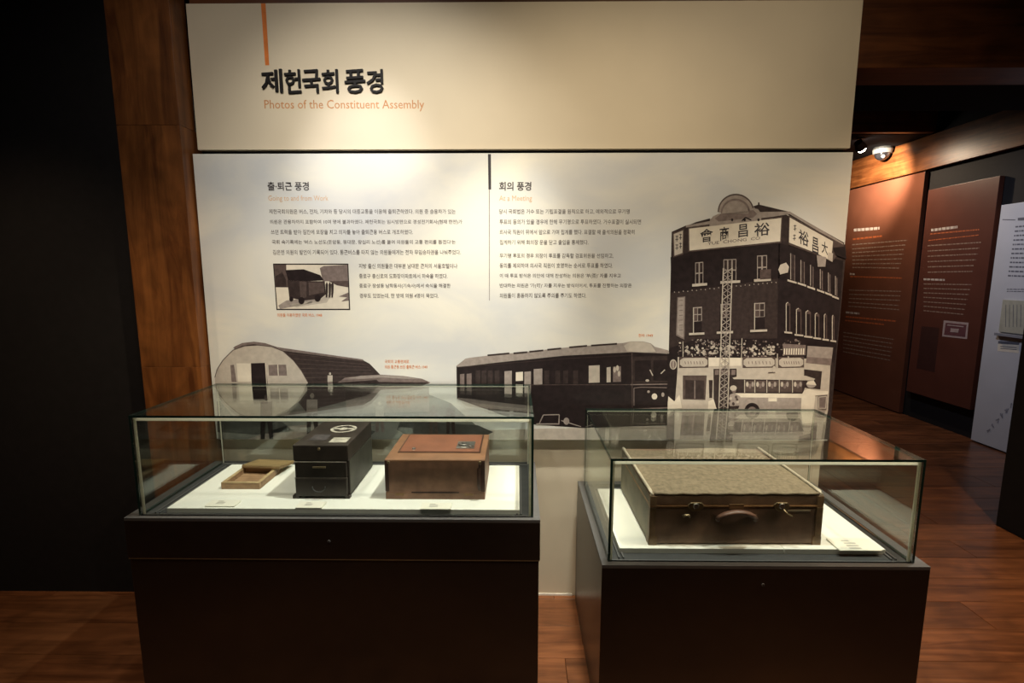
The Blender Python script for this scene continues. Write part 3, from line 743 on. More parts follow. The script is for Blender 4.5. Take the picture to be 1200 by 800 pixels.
# ================================================================== GLASS CASES
def pane(name, b, thin, parent):
    bm = bmesh.new(); add_box(bm, *b)
    me = finish(bm)
    o = obj(name, me, [glass(), EDGE], parent)
    for p in me.polygons: p.material_index = 0 if abs(p.normal[thin]) > .9 else 1
    return o
def case(X0, X1, Y0, Y1, ztop, zrim, P0, P1, PY0, PY1, label, seam, lock):
    """glass box X0..X1, Y0..Y1 on a pedestal P0..P1"""
    cx, cy = (P0 + P1) / 2, (PY0 + PY1) / 2
    t = thing('display_case', (cx, cy, 0), label, 'display case', 'glass museum cases')
    L = lambda *b: (b[0] - cx, b[1] - cx, b[2] - cy, b[3] - cy, b[4], b[5])
    g = .008
    if seam:
        box('pedestal', L(P0 + .004, P1 - .004, PY0 + .004, PY1, .0, seam - .002), PED, t, .002)
        up = box('lift_off_base', L(P0, P1, PY0, PY1, seam, zrim - .012), PED, t, .002)
        box('seam_strip', L(P0 + .001, P1 - .001, PY0 + .001, PY1 - .002, seam - .004, seam + .0005), plain('worn brass line', (.30, .22, .12), .5, .3), t)
    else:
        up = box('pedestal', L(P0, P1, PY0, PY1, 0, zrim - .012), PED, t, .002)
    # keyhole
    bm = bmesh.new(); kx, kz = lock
    cyl(bm, (kx - cx, PY0 - cy + .001, kz), (kx - cx, PY0 - cy - .003, kz), .006, .005, 14)
    lk = obj('lock', finish(bm), METAL, t)
    bm = bmesh.new(); add_box(bm, kx - cx - .0012, kx - cx + .0012, PY0 - cy - .0045, PY0 - cy - .002, kz - .003, kz + .003)
    obj('key_slot', finish(bm), PD, lk)
    # metal rim and inner bed
    rw = .034
    boxes('rim', [L(P0, P1, PY0, PY0 + rw, zrim - .012, zrim), L(P0, P1, PY1 - rw, PY1, zrim - .012, zrim),
                  L(P0, P0 + rw, PY0 + rw, PY1 - rw, zrim - .012, zrim), L(P1 - rw, P1, PY0 + rw, PY1 - rw, zrim - .012, zrim)], METAL, t, .001)
    box('case_bed', L(P0 + rw, P1 - rw, PY0 + rw, PY1 - rw, zrim - .012, zrim - .004), DARKM, t)
    ch = []
    for i, d in ((0, .040), (1, .055)):
        a0, a1, b0, b1 = X0 + d, X1 - d, Y0 + .022, Y1 - d
        ch += [L(a0, a0 + .005, b0, b1, zrim - .004, zrim + .002), L(a1 - .005, a1, b0, b1, zrim - .004, zrim + .002), L(a0, a1, b1 - .005, b1, zrim - .004, zrim + .002)]
    boxes('inner_channel', ch, METAL, t)
    # panes
    pane('glass_pane', L(X0 + g, X1 - g, Y0, Y0 + g, zrim, ztop - g), 1, t)
    pane('glass_pane', L(X0 + g, X1 - g, Y1 - g, Y1, zrim, ztop - g), 1, t)
    pane('glass_pane', L(X0, X0 + g, Y0, Y1, zrim, ztop - g), 0, t)
    pane('glass_pane', L(X1 - g, X1, Y0, Y1, zrim, ztop - g), 0, t)
    pane('glass_pane', L(X0, X1, Y0, Y1, ztop - g, ztop), 2, t)
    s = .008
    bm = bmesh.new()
    tri = [[bm.verts.new((x - cx, yy - cy, z)) for yy, z in ((Y0 + g, ztop - g - .013), (Y0 + g + .011, ztop - g - .0005), (Y0 + g + .011, ztop - g - .013))] for x in (X0 + g + s, X1 - g - s)]  # sloped strip added as the bright reflection along the glass bevel
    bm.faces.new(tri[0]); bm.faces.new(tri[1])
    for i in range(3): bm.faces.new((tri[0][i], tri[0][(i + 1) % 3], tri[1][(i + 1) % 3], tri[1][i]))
    obj('seal_glint', finish(bm), SEAL_GLINT, t)
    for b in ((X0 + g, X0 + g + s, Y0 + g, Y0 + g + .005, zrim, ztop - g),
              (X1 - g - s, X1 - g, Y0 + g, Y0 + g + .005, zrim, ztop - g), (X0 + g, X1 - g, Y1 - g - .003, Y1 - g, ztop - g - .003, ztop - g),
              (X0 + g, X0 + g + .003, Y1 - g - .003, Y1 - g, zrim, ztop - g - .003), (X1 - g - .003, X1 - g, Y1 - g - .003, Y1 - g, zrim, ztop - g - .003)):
        box('seal_glint', L(*b), SEAL_GLINT, t)
    return t
ZA, ZB = .697, .602                       # rims
case(-1.343, .058, 1.645, 2.150, 1.063, ZA, -1.385, .082, 1.628, 2.165,
     'long glass museum case on a dark brown pedestal, holding three small boxes', .545, (-.663, .613))
case(.302, 1.312, 1.532, 2.130, .958, ZB, .280, 1.350, 1.512, 2.175,
     'shorter lower glass case on a dark brown pedestal, holding the old suitcase', None, (onY(894, 685, 1.512).x, onY(894, 685, 1.512).z))

BA, BB = .712, .617                       # board tops
tag(box('display_board', (-1.262, .010, 1.672, 2.085, ZA - .004, BA), WHITE, None, .0015),
    'white board under the three small boxes in the long case', 'board')
bx0, bx1 = .352, 1.258
jx = onZ(922, 646, BB).x
dbR = thing('display_board', ((bx0 + bx1) / 2, 1.82, ZB - .004), 'white board in two pieces under the old suitcase', 'board')
cx_ = (bx0 + bx1) / 2
box('board_piece', (bx0 - cx_, jx - .001 - cx_, -.232, .24, 0, BB - ZB + .004), WHITE, dbR, .0015)
box('board_piece', (jx + .001 - cx_, bx1 - cx_, -.232, .24, 0, BB - ZB + .004), WHITE, dbR, .0015)

# caption cards
def card(px0, px1, py, depth, z, label, lines=3, group='caption cards'):
    a, b = onZ(px0, py, z), onZ(px1, py, z)
    t = thing('caption_card', ((a.x + b.x) / 2, a.y + depth / 2, z + .0005), label, 'card', group)
    wd = b.x - a.x
    bm = bmesh.new()
    vs = add_box(bm, -wd / 2, wd / 2, -depth / 2, depth / 2, 0, .004)
    for v in vs:
        if v.co.y > 0 and v.co.z > .002: v.co.z += .002
    obj('card', finish(bm, .0004, 1), CARD, t)
    bm = bmesh.new()
    for i in range(lines):
        y = depth * (.25 - .2 * i); z0 = .0046 + .002 * (y / depth + .5)
        w_ = wd * (.28 if i else .18)
        vs = [bm.verts.new(p) for p in ((-wd * .22, y - depth * .03, z0), (-wd * .22 + w_, y - depth * .03, z0), (-wd * .22 + w_, y + depth * .05, z0 + .0006), (-wd * .22, y + depth * .05, z0 + .0006))]
        bm.faces.new(vs)
    obj('card_print', finish(bm), CARDT, t)
card(240, 275, 594, .045, BA, 'small ivory caption card in front of the open wooden box')
card(346, 377, 596, .045, BA, 'small ivory caption card in front of the black drawer box')
card(492, 528, 597.5, .045, BA, 'small ivory caption card in front of the brown leather box')
card(984, 1034, 646, .075, BB, 'ivory caption card beside the old suitcase', 4)

# ================================================================== EXHIBITS, LONG CASE
# 1 open wooden box with its lid propped on the far end
PALE = wood('pale yellow box wood', (.22, .145, .06), (.36, .26, .12), 'X', .55, 3, .1)
PALED = wood('brown box wood side', (.26, .155, .085), (.42, .27, .15), 'X', .55, 3, .1)
a, b = onZ(259.5, 573, BA), onZ(303, 574.5, BA)
wd = b.x - a.x; dp = .165
hb = onY(259, 566, a.y).z - BA
wb = thing('wooden_box', (a.x, a.y, BA), 'small open pale wooden box with its lid propped at the back', 'box')
th = .013
box('front_wall', (0, wd, 0, th, 0, hb), PALED, wb, .0012)
box('back_wall', (0, wd, dp - th, dp, 0, hb), PALED, wb, .0012)
box('side_wall', (0, th, th, dp - th, 0, hb), PALED, wb, .0012)
box('side_wall', (wd - th, wd, th, dp - th, 0, hb), PALED, wb, .0012)
box('bottom', (th, wd - th, th, dp - th, 0, .006), PALED, wb)
boxes('rim_edge', [(0, wd, 0, th, hb, hb + .0025), (0, wd, dp - th, dp, hb, hb + .0025), (0, th, th, dp - th, hb, hb + .0025), (wd - th, wd, th, dp - th, hb, hb + .0025)], wood('pale rim wood', (.40, .28, .14), (.56, .43, .24), 'X', .55, 3, .1), wb)
lid = box('lid', (0, wd + .016, 0, .115, 0, .014), PALE, wb, .004, 3)
lid.location = (.006, dp - .030, hb + .0065); lid.rotation_euler = (R(-9), R(0), R(-5))
boxes('lid_groove', [(.004, wd + .012, -.0006, .002, .0055, .0075), (wd + .0145, wd + .0166, .004, .111, .0055, .0075)], PALED, lid)

# 2 black chest with drawers
BLK = plain('worn black lacquer', (.034, .026, .021), .42, var=.35, scale=18, spec=.4, bump=.1, bscale=60)
BLKS = plain('scuffed black box side', (.060, .058, .046), .55, var=.6, scale=9, spec=.3)
BRASS = plain('old brass', (.30, .23, .13), .4, .7, var=.15)
STEEL = plain('dull steel', (.42, .40, .37), .32, .9, var=.1)
STICK = plain('worn paper sticker', (.42, .39, .32), .7, var=.35, scale=60)
a, b = onZ(346, 583.5, BA), onZ(410, 583, BA)
wd = b.x - a.x; dp = .305
hb = onY(345, 522, a.y).z - BA
bc = thing('drawer_box', (a.x, a.y, BA), 'black lacquered drawer box with worn stickers on its lid', 'box')
box('body', (0, wd, .012, dp, .004, hb * .70), [BLK], bc, .003)
bdy = box('side_skin', (wd - .0015, wd + .0012, .016, dp - .004, .008, hb * .69), BLKS, bc)
ld = box('lid', (-.001, wd + .001, .004, dp + .001, hb * .705, hb), BLK, bc, .004)
bm = bmesh.new()
for r0, r1 in ((.052, .040), (.018, 0)):
    n = 28
    for i in range(n):
        t0, t1 = 2 * math.pi * i / n, 2 * math.pi * (i + 1) / n
        P = lambda r, t: bm.verts.new((wd * .60 + r * math.cos(t), dp * .66 + r * .95 * math.sin(t), hb + .0006))
        f_ = [P(r0, t0), P(r0, t1), P(r1, t1)] + ([P(r1, t0)] if r1 else [])
        bm.faces.new(f_)
for sgn in (-1, 1):
    bm.faces.new([bm.verts.new((wd * .60 + sgn * x, dp * .66 + y, hb + .0006)) for x, y in ((.014, .006), (.044, .012), (.044, -.004), (.014, -.006))])
obj('round_sticker', finish(bm), STICK, ld)
box('paper_sticker', (wd * .60, wd * .92, dp * .12, dp * .30, hb, hb + .0007), STICK, ld)
box('paper_sticker', (wd * .18, wd * .5, dp * .2, dp * .42, hb, hb + .0005), plain('dark worn paper', (.06, .05, .05), .7, var=.4, scale=50), ld)
for z_ in (.392, .692):  # highlight of the drawer tops, painted as thin grey strips
    box('edge_highlight', (.004, wd - .004, -.0035, .002, hb * z_ - .0015, hb * z_ + .0012), plain('grey edge highlight', (.13, .11, .09), .5, var=.4, scale=60), bc)
d1 = box('drawer', (.006, wd - .006, -.002, .05, hb * .40, hb * .685), BLK, bc, .003)
box('drawer_pull', (wd * .36, wd * .60, -.006, -.001, hb * .585, hb * .615), BRASS, d1, .001)
d2 = box('drawer', (.006, wd - .006, -.006, .05, .010, hb * .385), BLK, bc, .003)
bm = bmesh.new()
tube(bm, [(wd * .47 + .024 * math.cos(t), -.011 - .004 * math.sin(-t), hb * .25 + .020 * math.sin(t)) for t in [math.pi + math.pi * i / 12 for i in range(13)]], .0022, 6)
obj('drawer_pull', finish(bm, 0, smooth=True), DARKM, d2)
bm = bmesh.new(); cyl(bm, (wd * .48, .006, hb * .93), (wd * .48, .001, hb * .93), .0065, .005, 14); obj('keyhole', finish(bm), BRASS, ld)
box('base_foot', (-.008, .016, -.004, .02, 0, .012), BLK, bc, .002)
box('base_foot', (wd - .016, wd + .003, -.004, .02, 0, .012), BLK, bc, .002)

# 3 brown leather instrument box
LEA = plain('brown leather', (.215, .112, .068), .55, var=.28, scale=22, bump=.25, bscale=260)
LEAT = plain('orange brown leather top', (.235, .115, .058), .5, var=.2, scale=14, bump=.2, bscale=260)
LEAD = plain('dark brown leather trim', (.060, .025, .014), .5, var=.2, scale=30)
a, b = onZ(452.5, 584.5, BA), onZ(568, 586, BA)
wd = b.x - a.x
hb = onY(451, 538, a.y).z - BA
dp = onZ(474, 508.5, BA + hb).y - a.y
lb = thing('leather_box', (a.x, a.y, BA), 'brown leather box with a metal catch on its inset lid', 'box')
box('body', (0, wd, 0, dp, .004, hb - .004), LEA, lb, .006, 3)
box('base_band', (-.001, wd + .001, -.0015, dp + .001, 0, hb * .18), LEA, lb, .003)
tp_ = box('top', (-.0015, wd + .0015, -.0015, dp + .0015, hb - .010, hb), LEAT, lb, .004, 3)
fl = box('lid_flap', (wd * .10, wd * .93, dp * .26, dp * .94, hb, hb + .004), plain('red brown leather flap', (.225, .085, .045), .5, var=.15, scale=14, bump=.2, bscale=260), lb, .0018)
boxes('lid_border', [(wd * .085, wd * .945, dp * .235, dp * .26, hb, hb + .002), (wd * .085, wd * .945, dp * .94, dp * .965, hb, hb + .002),
                     (wd * .085, wd * .10, dp * .26, dp * .94, hb, hb + .002), (wd * .93, wd * .945, dp * .26, dp * .94, hb, hb + .002)], LEAD, lb)
bm = bmesh.new(); cyl(bm, (wd * .755, dp * .50, hb + .004), (wd * .755, dp * .50, hb + .012), .024, .021, 22)
cyl(bm, (wd * .755, dp * .50, hb + .012), (wd * .755, dp * .50, hb + .017), .011, .009, 16)
kn = obj('catch', finish(bm), STEEL, fl)
box('catch_plate', (wd * .68, wd * .87, dp * .36, dp * .64, hb + .004, hb + .0058), STEEL, fl, .001)
bm = bmesh.new(); tube(bm, [(wd * .80, dp * .42, hb + .011), (wd * .835, dp * .37, hb + .013), (wd * .855, dp * .41, hb + .010)], .0035, 8); obj('catch_lever', finish(bm, smooth=True), STEEL, fl)
bm = bmesh.new(); cyl(bm, (wd * .235, dp * .35, hb + .004), (wd * .235, dp * .35, hb + .008), .008, .006, 14); obj('stud', finish(bm), STEEL, fl)
box('front_slot', (wd * .26, wd * .74, -.0024, .0, hb * .165, hb * .185), PD, lb)
for xx in (.14, .84): box('hinge', (wd * (xx - .045), wd * (xx + .045), -.004, 0, hb * .10, hb * .155), plain('worn brown metal', (.22, .13, .06), .4, .5), lb, .0008)
for xx in (.035, .955):
    bm = bmesh.new(); cyl(bm, (wd * xx, .0, hb * .93), (wd * xx, -.004, hb * .93), .007, .005, 12); obj('rivet', finish(bm), BRASS, lb)
bm = bmesh.new(); tube(bm, [(wd * .952, -.002, hb * .88), (wd * .945, -.010, hb * .80), (wd * .943, -.012, hb * .55), (wd * .945, -.010, hb * .32), (wd * .952, -.002, hb * .24)], .006, 8, .6)
obj('strap', finish(bm, smooth=True), LEAD, lb)
for xx in (0, wd - .012): box('corner_guard', (xx - .001, xx + .013, -.0022, .004, hb * .2, hb - .004), LEAD, lb, .001)

# ================================================================== SUITCASE
SC = plain('worn brown suitcase leather', (.200, .125, .080), .5, var=.4, scale=10, bump=.3, bscale=180)
SCT = plain('faded tan suitcase cloth', (.210, .168, .112), .8, var=.24, scale=70, bump=.7, bscale=420, spec=.2)
SCS = plain('faded olive suitcase end', (.230, .205, .145), .65, var=.25, scale=12, bump=.3, bscale=300)
PIPE = plain('pale worn edging', (.46, .40, .30), .4, var=.15, scale=40)
TANB = plain('tan leather binding', (.30, .17, .075), .5, var=.2, scale=30)
a, b = onZ(760.5, 638, BB), onZ(959, 637, BB)
c = onZ(726.5, 572, BB)
wd = (b - a).x; dp = c.y - a.y; rz = math.atan2(b.y - a.y, b.x - a.x) * .6
hs = onY(762, 593, a.y).z - BB          # seam height
ht = onY(765, 578, a.y + .012).z - BB   # top edge height
sc = thing('suitcase', (a.x, a.y, BB), 'old worn brown suitcase with faded tan lid', 'suitcase', None, rz)
bm = bmesh.new(); rbox(bm, 0, wd, 0, dp, .0, hs, .010)
obj('body', finish(bm, smooth=False), SC, sc)
box('end_panel', (-.0015, .002, .014, dp - .014, .012, hs - .004), SCS, sc)
box('end_panel', (wd - .002, wd + .0015, .014, dp - .014, .012, hs - .004), SCS, sc)
# lid with a softly domed, slightly sagging top
bm = bmesh.new(); nx, ny = 28, 20
def topz(u, v):
    e = min(u, 1 - u, v, 1 - v)
    return ht + .008 * min(1, e / .10) + .004 * math.sin(u * 7) * math.sin(v * 5)
ins = .006
G = [[bm.verts.new((ins + (wd - 2 * ins) * i / nx, ins + (dp - 2 * ins) * j / ny, topz(i / nx, j / ny))) for j in range(ny + 1)] for i in range(nx + 1)]
for i in range(nx):
    for j in range(ny): bm.faces.new((G[i][j], G[i + 1][j], G[i + 1][j + 1], G[i][j + 1]))
obj('lid_top', finish(bm, smooth=True), SCT, sc)
bm = bmesh.new(); rbox(bm, .001, wd - .001, .001, dp - .001, hs, ht, .006)
lidw = obj('lid', finish(bm), SC, sc)
box('lid_end', (-.001, .003, .012, dp - .012, hs + .004, ht - .008), SCS, sc)
box('lid_seam', (-.002, wd + .002, -.002, dp + .002, hs - .003, hs + .003), TANB, sc, .001)
for xx in (.004, wd - .004):
    bm = bmesh.new(); tube(bm, [(xx, .006, ht - .012), (xx, .004, ht + .001), (xx, .014, ht + .006)] + [(xx, .014 + (dp - .028) * i / 8, ht + .006) for i in range(1, 9)] + [(xx, dp - .004, ht + .001)], .0055, 8)
    obj('edging', finish(bm, smooth=True), PIPE, sc)
bm = bmesh.new(); tube(bm, [(.012 + (wd - .024) * i / 24, .004, ht + .003 + .0015 * math.sin(i * 1.9)) for i in range(25)], .005, 8)
obj('edging', finish(bm, smooth=True), SCT, sc)
for xx in (0, wd):
    s = 1 if xx == 0 else -1
    for z0, z1 in ((.002, hs - .004), (hs + .003, ht - .004)):
        boxes('corner_guard', [(min(xx, xx + s * .020), max(xx, xx + s * .020), -.0022, .0005, z0, z1), (min(xx - s * .0022, xx + s * .0005), max(xx - s * .0022, xx + s * .0005), -.0022, .022, z0, z1)], plain('worn tan corner', (.21, .135, .07), .5, var=.3, scale=40), sc, .0006)
    boxes('corner_cap', [(min(xx - s * .003, xx + s * .026), max(xx - s * .003, xx + s * .026), -.003, .001, 0, .030), (min(xx - s * .003, xx), max(xx - s * .003, xx), -.003, .028, 0, .030)], plain('worn tan corner', (.21, .135, .07)), sc, .0008)
# latches
for px, opened in ((815, 0), (916, 1)):
    X = onY(px, 592, a.y).x - a.x
    bm = bmesh.new()
    vs = [bm.verts.new((X + x, -.0035, hs + z)) for x, z in ((-.018, .016), (.018, .016), (.027, .008), (.024, -.004), (.012, -.015), (-.012, -.015), (-.024, -.004), (-.027, .008))]
    f_ = bm.faces.new(vs); r_ = bmesh.ops.extrude_face_region(bm, geom=[f_])
    for v in [g for g in r_['geom'] if isinstance(g, bmesh.types.BMVert)]: v.co.y -= .004
    pl_ = obj('latch', finish(bm, .001, 1), BRASS, sc)
    bm = bmesh.new(); cyl(bm, (X, -.007, hs + .004), (X, -.010, hs + .004), .011, .008, 18); obj('latch_button', finish(bm), STEEL, pl_)
    if opened:
        bm = bmesh.new(); tube(bm, [(X + .006, -.008, hs - .008), (X + .018, -.013, hs - .022), (X + .034, -.012, hs - .030)], .005, 8, .6); obj('hasp', finish(bm, smooth=True), BRASS, pl_)
    else:
        bm = bmesh.new(); tube(bm, [(X - .042, -.004, hs - .034), (X - .036, -.010, hs - .028), (X - .024, -.010, hs - .028), (X - .018, -.004, hs - .036)], .0045, 8); obj('hasp', finish(bm, smooth=True), BRASS, pl_)
# handle
X0h, X1h = onY(841, 600, a.y).x - a.x, onY(885, 600, a.y).x - a.x
bm = bmesh.new(); n = 14
tube(bm, [(X0h + (X1h - X0h) * i / n, -.004 - .016 * math.sin(math.pi * i / n) ** .5, hs - .042 + .030 * math.sin(math.pi * i / n) ** .6) for i in range(n + 1)], .0125, 10, .62)
hd = obj('handle', finish(bm, smooth=True), plain('dark red brown handle leather', (.125, .062, .040), .45, var=.2, scale=40), sc)
for X in (X0h, X1h):
    bm = bmesh.new(); cyl(bm, (X, 0, hs - .046), (X, -.011, hs - .046), .007, .006, 14); obj('handle_stud', finish(bm), STEEL, sc)
    box('handle_tab', (X - .010, X + .010, -.0025, 0, hs - .056, hs - .030), SC, sc, .0008)
bm = bmesh.new(); add_box(bm, (X0h + X1h) / 2 - .025, (X0h + X1h) / 2 + .025, -.003, 0, hs - .012, hs + .008); obj('lock_plate', finish(bm, .001), plain('worn brown metal', (.2, .1, .05)), sc)
box('name_mark', (wd * .80, wd * .93, -.0015, .0, hs - .019, hs - .013), PIPE, sc)

# ================================================================== CORRIDOR
XP = XR - .05
BRN = plain('red brown panel', (.140, .050, .028), .28, var=.08, scale=5, spec=.5)
BRN2 = plain('dark red brown panel', (.105, .034, .022), .4, var=.08, scale=5, spec=.5)
LIL = plain('pale lilac white board', (.56, .56, .60), .5, var=.03, scale=5)
PTXT = plain('pale panel lettering', (.27, .18, .135), .6)
OTXT = plain('orange panel lettering', (.42, .10, .03), .6)
def wallpanel(name, ypx_l, ypx_r, zlo, zhi, m, label, cat='panel', grp=None):
    y1, y0 = ypx_l, ypx_r
    t = thing(name, (XP, (y0 + y1) / 2, 0), label, cat, grp)
    under(box('board', (XP, XR - .005, y0, y1, zlo, zhi), m, None, .002), t)
    return t
def greek(t, rows, name, m, X=None, rnd=None):
    """illegible small print: rows of little word blocks; rows = (px_left, py_left, px_right, py_right, height_px)"""
    X = X or XP
    rr = random.Random(5)
    for x0, y0, x1, y1, h in rows:
        k = Ink(lambda x, y: onX(x, y, X), Vector((-.0006, 0, 0)))
        n = max(4, int((x1 - x0) / 2.2)); u = 0
        while u < 1:
            w_ = rr.uniform(.6, 2.0) / n
            e = min(1, u + w_)
            if e - u > .2 / n:
                P = lambda s, dy: (x0 + (x1 - x0) * s, y0 + (y1 - y0) * s + dy)
                k.poly([P(u, 0), P(e, 0), P(e, h), P(u, h)], m, 0)
            u = e + .35 / n
        under(k.build(name), t)
def onXz(px, py): return onX(px, py, XP)
t1 = wallpanel('text_panel', 6.62, 5.395, .012, 2.60, BRN, 'tall red brown text panel lit from above, reaching down to the corridor floor', 'panel', 'brown corridor panels')
zz = zf(980, 190, 2.667)
def rowsz(z, lst):
    out = []
    for a, b, c, d, h in lst:
        (x0, y0), (x1, y1) = z([(a, b), (c, d)]); out.append((x0, y0, x1, y1, h))
    return out
greek(t1, rowsz(zz, [(55, 208, 135, 202, 3.2)]), 'heading_print', plain('white panel lettering', (.5, .42, .37), .6))
greek(t1, rowsz(zz, [(52, 238, 145, 228, 2.0), (44, 355, 205, 360, 1.6), (30, 480, 185, 494, 1.8), (28, 492, 150, 505, 1.6)]), 'orange_print', OTXT)
greek(t1, rowsz(zz, [(50, 258 + 11.5 * i - (0 if i else 2), 222 - i * 4, 242 + 14.5 * i, 1.3) for i in range(7)] +
                   [(40, 398 + 13 * i, 202 - i * 2, 402 + 14 * i, 1.2) for i in range(3)] + [(38, 436 + 12 * i, 196, 446 + 13 * i, 1.2) for i in range(2)] +
                   [(22, 530 + 12 * i, 178 - i * 2, 552 + 13 * i, 1.2) for i in range(6)]), 'text_line', PTXT)
greek(t1, rowsz(zz, [(42, 346, 60, 347, 2.2), (30, 466, 72, 470, 2.2)]), 'small_heading_print', plain('white panel lettering', (.5, .42, .37)))
t2 = wallpanel('text_panel', 5.325, 4.56, .28, 2.40, BRN2, 'dim red brown text panel hung higher, with a small printed banknote', 'panel', 'brown corridor panels')
zz = zf(1060, 160, 5.714)
greek(t2, rowsz(zz, [(178, 618, 355, 596, 3.0)]), 'heading_print', plain('white panel lettering', (.5, .42, .37)))
greek(t2, rowsz(zz, [(172, 648, 500, 618, 1.4), (160, 692, 500, 655, 1.2)]), 'orange_print', OTXT)
z3 = zf(960, 180, 2.5)
greek(t2, rowsz(z3, [(318, 268 + 15.5 * i, 474 - i * 5, 258 + 17 * i, 1.3) for i in range(6)] + [(306, 380 + 13 * i, 446 - i * 4, 382 + 14.5 * i, 1.2) for i in range(7)]), 'text_line', PTXT)
greek(t2, rowsz(z3, [(306, 365, 368, 367, 2.2)]), 'small_heading_print', plain('white panel lettering', (.5, .42, .37)))
k = Ink(lambda x, y: onX(x, y, XP), Vector((-.0006, 0, 0)))
k.poly(z3([(365, 488), (438, 495), (433, 543), (360, 535)]), plain('pale banknote print', (.40, .30, .28), .6), 0)
k.poly(z3([(371, 495), (432, 501), (428, 537), (366, 530)]), plain('maroon banknote print', (.13, .045, .05), .6), 1)
k.poly(z3([(386, 511), (410, 513), (408, 524), (384, 522)]), plain('pale banknote print', (.4, .3, .28)), 2)
k.poly(z3([(376, 500), (424, 505), (423, 508), (375, 503)]), plain('pale banknote print', (.4, .3, .28)), 2)
under(k.build('banknote_print'), t2)
k = Ink(lambda x, y: onX(x, y, XP), Vector((-.0006, 0, 0)))
k.poly(z3([(300, 505), (352, 510), (338, 640), (285, 628)]), plain('dark faded print', (.05, .018, .014), .5), 0)
under(k.build('faded_print'), t2)
# white board standing nearer
XW = XP - .01
t3 = thing('white_board', (XW, 3.9, 0), 'tall pale lilac white text board with a framed document', 'board')
under(box('board', (XW, XR - .005, 3.3, 4.50, .012, 2.14), LIL, None, .002), t3)
gk = plain('grey board lettering', (.12, .12, .15), .6)
z4 = zf(1090, 220, 2.5)
greek(t3, rowsz(z4, [(250 - i * 2.0, 112 + i * 13.0, 300, 108 + i * 13.6, 1.8) for i in range(12)] + [(225, 296, 300, 296, 1.0), (225, 302, 300, 303, 1.0)]), 'text_line', gk, XW)
k = Ink(lambda x, y: onX(x, y, XW), Vector((-.0006, 0, 0)))
k.path(z4([(212, 93), (250, 94)]), 1.0, gk, 0)
under(k.build('rule_print'), t3)
k = Ink(lambda x, y: onX(x, y, XW), Vector((-.0006, 0, 0)))
k.poly(z4([(257, 88), (300, 84), (300, 95), (257, 96)]), gk, 0)
under(k.build('heading_print'), t3)
k = Ink(lambda x, y: onX(x, y, XW), Vector((-.0006, 0, 0)))
k.poly(z4([(200, 448), (262, 452), (260, 484), (197, 478)]), PW, 0)
k.poly(z4([(200, 448), (262, 452), (261, 460), (199, 456)]), gk, 1)
for i in range(2): k.path(z4([(206, 464 + 6 * i), (254, 468 + 6 * i)]), .7, gk, 1)
under(k.build('caption_print'), t3)
k = Ink(lambda x, y: onX(x, y, XW), Vector((-.0006, 0, 0)))
rr = random.Random(9)
for i in range(7):
    c0 = z4([(172 + i * 13, 712 - i * 15)])[0]
    for j in range(4): k.path([(c0[0] + rr.uniform(-2.4, 2), c0[1] + rr.uniform(-3, 3)), (c0[0] + rr.uniform(-2, 2.4), c0[1] + rr.uniform(-3, 3))], .9, plain('faint grey board print', (.26, .26, .31), .6), j)
under(k.build('slanted_print'), t3)
# framed old document fixed to the white board (small shelf below)
A, B = onX(1177, 351, XW), onX(1178, 389, XW)
df = thing('framed_document', (XW, 4.3, A.z), 'old yellowed document mounted on the pale lilac board', 'document')
under(box('sheet', (XW - .014, XW - .004, 4.06, A.y, B.z, A.z), plain('yellowed paper', (.42, .40, .32), .7, var=.1, scale=20), None, .001), df)
under(box('ledge', (XW - .030, XW - .004, 4.06, A.y + .02, B.z - .035, B.z - .012), plain('grey ledge', (.25, .25, .28), .5), None, .001), df)
k = Ink(lambda x, y: onX(x, y, XW - .014), Vector((-.0006, 0, 0)))
for i in range(5):
    k.path(z4([(222 + i * 11, 342), (221 + i * 11, 408)]), .6, gk, 0)
under(k.build('document_writing'), df)

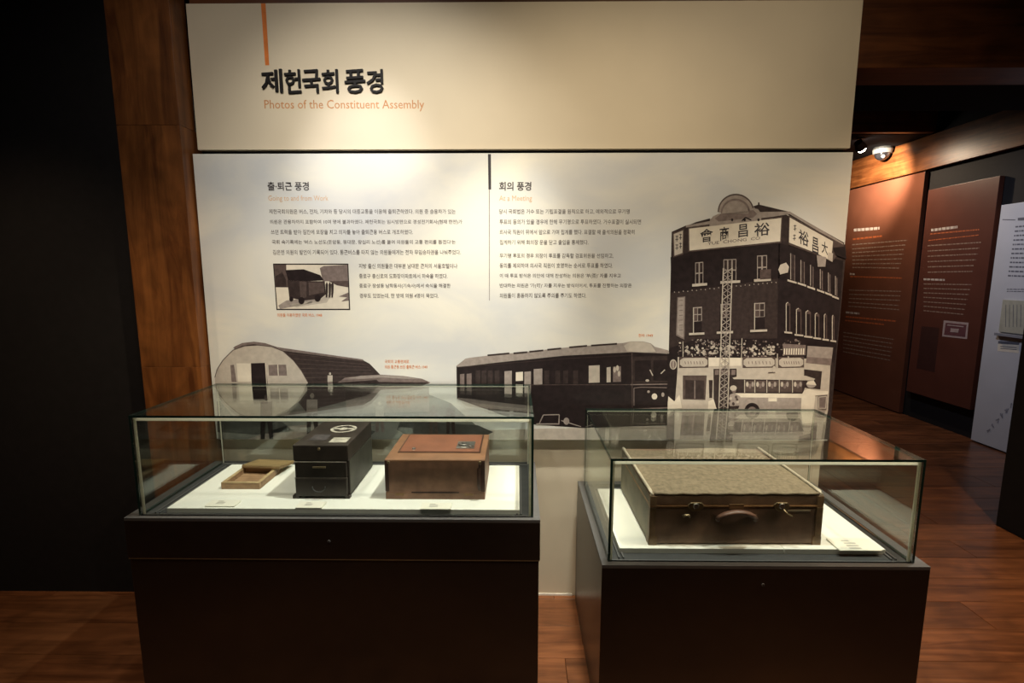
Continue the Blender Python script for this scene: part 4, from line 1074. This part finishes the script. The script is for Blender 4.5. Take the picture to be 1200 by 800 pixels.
# spotlight on the corridor ceiling
sp = onY(1008, 171, 5.5)
ls = thing('spotlight_lamp', (sp.x, sp.y, 2.96), 'small glowing ceiling spotlight in the corridor', 'lamp')
zc = sp.z - 2.96
bm = bmesh.new(); cyl(bm, (0, 0, 0), (0, 0, -.012), .035, n=20); obj('ceiling_plate', finish(bm), DARKM, ls)
bm = bmesh.new(); cyl(bm, (0, 0, -.01), (0, 0, zc + .03), .008, n=10); obj('stem', finish(bm), DARKM, ls)
dirn = (Vector((XP, 5.95, 2.42)) - sp).normalized()
ctr = Vector((0, 0, zc))
bm = bmesh.new(); cyl(bm, ctr - dirn * .06, ctr + dirn * .03, .038, .052, 20); obj('housing', finish(bm), DARKM, ls)
bm = bmesh.new(); bmesh.ops.create_uvsphere(bm, u_segments=20, v_segments=12, radius=.042)
for v in bm.verts: v.co = v.co + ctr + dirn * .040
obj('bulb', finish(bm, smooth=True), emit('lit lamp bulb', (1, .93, .78), 30), ls)
src = ls.location + ctr + dirn * .125
spot(src, (XP, 5.98, 2.62), 300, 84, (1, .84, .64), 1, .03)
spot(src, (XP, 5.2, 1.3), 70, 150, (1, .78, .55), 1, .03)
# dome camera on the corridor wall beam
c0 = onX(1034, 180, XR - .16)
dc = thing('dome_camera', (c0.x, c0.y, c0.z), 'small grey dome security camera under the corridor ceiling', 'camera')
GREYP = plain('pale grey camera plastic', (.13, .125, .12), .5, var=.04)
bm = bmesh.new(); cyl(bm, (0, 0, 2.96 - c0.z), (0, 0, .045), .09, .095, 24); obj('ceiling_mount', finish(bm), DARKM, dc)
bm = bmesh.new(); cyl(bm, (0, 0, .045), (0, 0, .0), .098, .090, 28); obj('housing', finish(bm, .004), GREYP, dc)
bm = bmesh.new(); bmesh.ops.create_uvsphere(bm, u_segments=24, v_segments=14, radius=.075)
for v in list(bm.verts):
    if v.co.z > .001: bm.verts.remove(v)
obj('dome', finish(bm, smooth=True), plain('smoked black dome', (.01, .01, .012), .08, spec=.8), dc)
bm = bmesh.new(); cyl(bm, (-.03, -.055, -.035), (-.04, -.072, -.045), .018, .018, 14); obj('lens', finish(bm), GREYP, dc)
